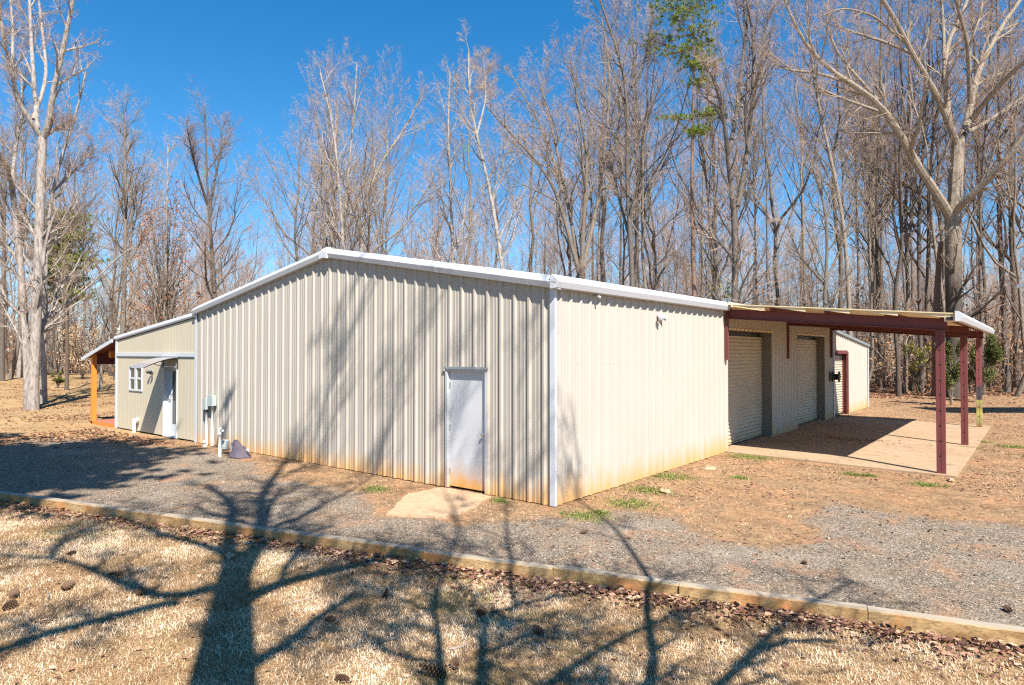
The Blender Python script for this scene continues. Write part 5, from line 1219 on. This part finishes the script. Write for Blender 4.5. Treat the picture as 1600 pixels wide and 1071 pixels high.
CN = [(110, 919, .20, 'long dark pine cone left of centre on the lawn, by a bleached twig'), (26, 931, .17, 'reddish pine cone at left edge, upper of a pair'), (20, 949, .17, 'dark pine cone at left edge, lower of a pair'), (184, 901, .16, 'pine cone lying on the curved limb shadow'), (222, 926, .15, 'pine cone just right of the one on the limb shadow'), (115, 865, .13, 'pale worn pine cone nearest the timber on the left'),
      (603, 932, .13, 'upright pine cone between the oak shadow and thin tree shadows'), (710, 901, .13, 'brown pine cone among the leaves below the timber joint'), (752, 961, .14, 'reddish flattened pine cone in the forked thin shadow'), (827, 914, .12, 'small pine cone in the grass near the leaf drift'), (841, 988, .14, 'dark pine cone right of the forked thin shadow'), (678, 1056, .24, 'biggest pine cone, at the bottom centre of the photo'),
      (712, 1041, .15, 'black pine cone touching shadow right of the biggest cone'), (536, 1062, .14, 'reddish cone at the bottom edge left of the biggest cone'), (518, 968, .12, 'rusty cone on the right-hand limb shadow'), (1570, 953, .12, 'pine cone lying on the gravel near the right edge'), (1255, 878, .10, 'small cone on the gravel left of the drifting twig shadow'), (912, 832, .12, 'black cone on the gravel in front of the building corner')]
cm0 = None
for k, (px, py, sz, lb) in enumerate(CN):
    ong = k >= 15; c = gpt(px, py, 0 if ong else LAWN); z = gz(c[:1], c[1:2])[0] if ong else lawn_z(c[:1], c[1:2])[0]
    if cm0 is None or k == 1:
        o = cone_mesh(500+k, 1. if k != 1 else 1.25).build('pine_cone', M['cone'], attr='shade')
        if k == 0: cm0 = o
        else: cm1 = o
    else: o = (cm0 if k % 2 else cm1).copy(); C.objects.link(o)
    o.scale = (sz*.56,)*3; o.location = (c[0], c[1], z+sz*.27); o.rotation_euler = (R(g.uniform(68, 100)) if k != 6 else R(20), g.uniform(0, 6), g.uniform(0, 6.28)); tag(o, lb, 'pine cone', 'pine cones on the ground')
# sticks
for k, (pts, r, lb, m, zl) in enumerate([([(566, 858), (576, 851), (588, 849)], .022, 'short split wood piece leaning on the timber', 'timber', LAWN+.03), ([(596, 1003), (612, 997), (628, 1001), (622, 985)], .006, 'bleached crooked twig lying on the lawn', 'bark_pale', LAWN), ([(702, 1015), (716, 1015), (730, 1008)], .007, 'pale curled bark strip between the thin shadows', 'bark_pale', LAWN), ([(440, 947), (462, 942), (497, 934)], .005, 'thin straight pale stick beside the oak shadow', 'bark_pale', LAWN), ([(76, 922), (80, 930), (79, 938)], .008, 'short bleached twig beside the long dark cone', 'bark_pale', LAWN), ([(40, 925), (52, 917)], .006, 'white twig near the pair of cones', 'bark_pale', LAWN), ([(50, 968), (75, 978), (92, 962)], .008, 'curled brown twig on the lower left lawn', 'bark_pine', LAWN), ([(912, 980), (922, 985)], .006, 'tiny bleached twig right of the dark cone', 'bark_pale', LAWN)]):
    P = np.array([gpt(a, b, zl) for a, b in pts]); o0 = P[0].copy(); P = P-o0; P[:, 2] += .022+np.abs(g.normal(size=len(P)))*.006
    mb = MB(); mb.tube(resample(P, 6) if len(P) > 2 else P, r, 6); o = mb.build('stick', M[m], None, True); o.location = o0; tag(o, lb, 'stick')
for k, (px, py, s_, lb) in enumerate([(1094, 694+4, .0, ''), (1038, 768, .10, 'pale stone by the weeds along the side wall'), (1108, 733, .12, 'flat tan stone near the slab corner'), (1484, 751, .09, 'white stone at the foot of the nearest carport post'), (362, 868, .07, 'bluish pale scrap at the timber foot in the oak shadow')][1:]):
    c = gpt(px, py, LAWN if py > 850 else 0); mb = MB(); gg = np.random.default_rng(700+k)
    v = nrm(gg.normal(size=(1, 3))); pr = [(.0, -.3), (.7, -.25), (1., .0), (.75, .3), (.3, .42), (0, .44)]; mb.lathe([(a*s_, b*s_) for a, b in pr], (0, 0, 0), (0, 0, 1), 9)
    V = mb.v[0]; mb.v[0] = V*[1.2, .8, 1] + gg.normal(size=V.shape)*s_*.09; o = mb.build('stone', M['step']); o.location = c+[0, 0, .01]; o.rotation_euler[2] = k; tag(o, lb, 'stone')

# left lawn: brown leaves and tufts between the trees
g = np.random.default_rng(811)
mb = MB(); n = 30000; px = g.uniform(-60, 330, n); Z = 17*(80/17)**g.random(n); X = (px-CX)/F0*Z; x = (X-.685)*.779-(Z-10.67)*.626; y = (X-.685)*.626+(Z-10.67)*.779
pn = fbm(x*.35, y*.35, 4, 71); k = (g.random(n) < np.clip((pn-.42)*7, .06, 1)) & ~((x > -20) & (y > -.4)) & (tb(x, y) > .3); x, y = x[k], y[k]; leaves(mb, x, y, gz(x, y), .05, g, .5)
tag(mb.build('lawn_leaves', M['litter_far'], attr='shade'), 'brown leaves lying in patches over the lawn on the left', 'leaves', kind='stuff')
# unseen shelter of guessed shape, added off right to cast the straight ground shadow
t = empty('shadow_shelter', tuple(c2w(19.7, 24.3)), math.atan2((c2w(1, 0)-c2w(0, 0))[1], (c2w(1, 0)-c2w(0, 0))[0]), label='unseen open shelter added past the right edge to cast a straight ground shadow', cat='shelter')
mb = MB(); mb.box(0, 9, -1.35, 1.35, 5.0, 5.14); mb.build('roof', M['white_roof'], t)
for a in (3.0, 8.8):
    for b in (-1.2, 1.2): mb = MB(); mb.box(a-.06, a+.06, b-.06, b+.06, -.3, 5.0); mb.build('post', M['red'], t)
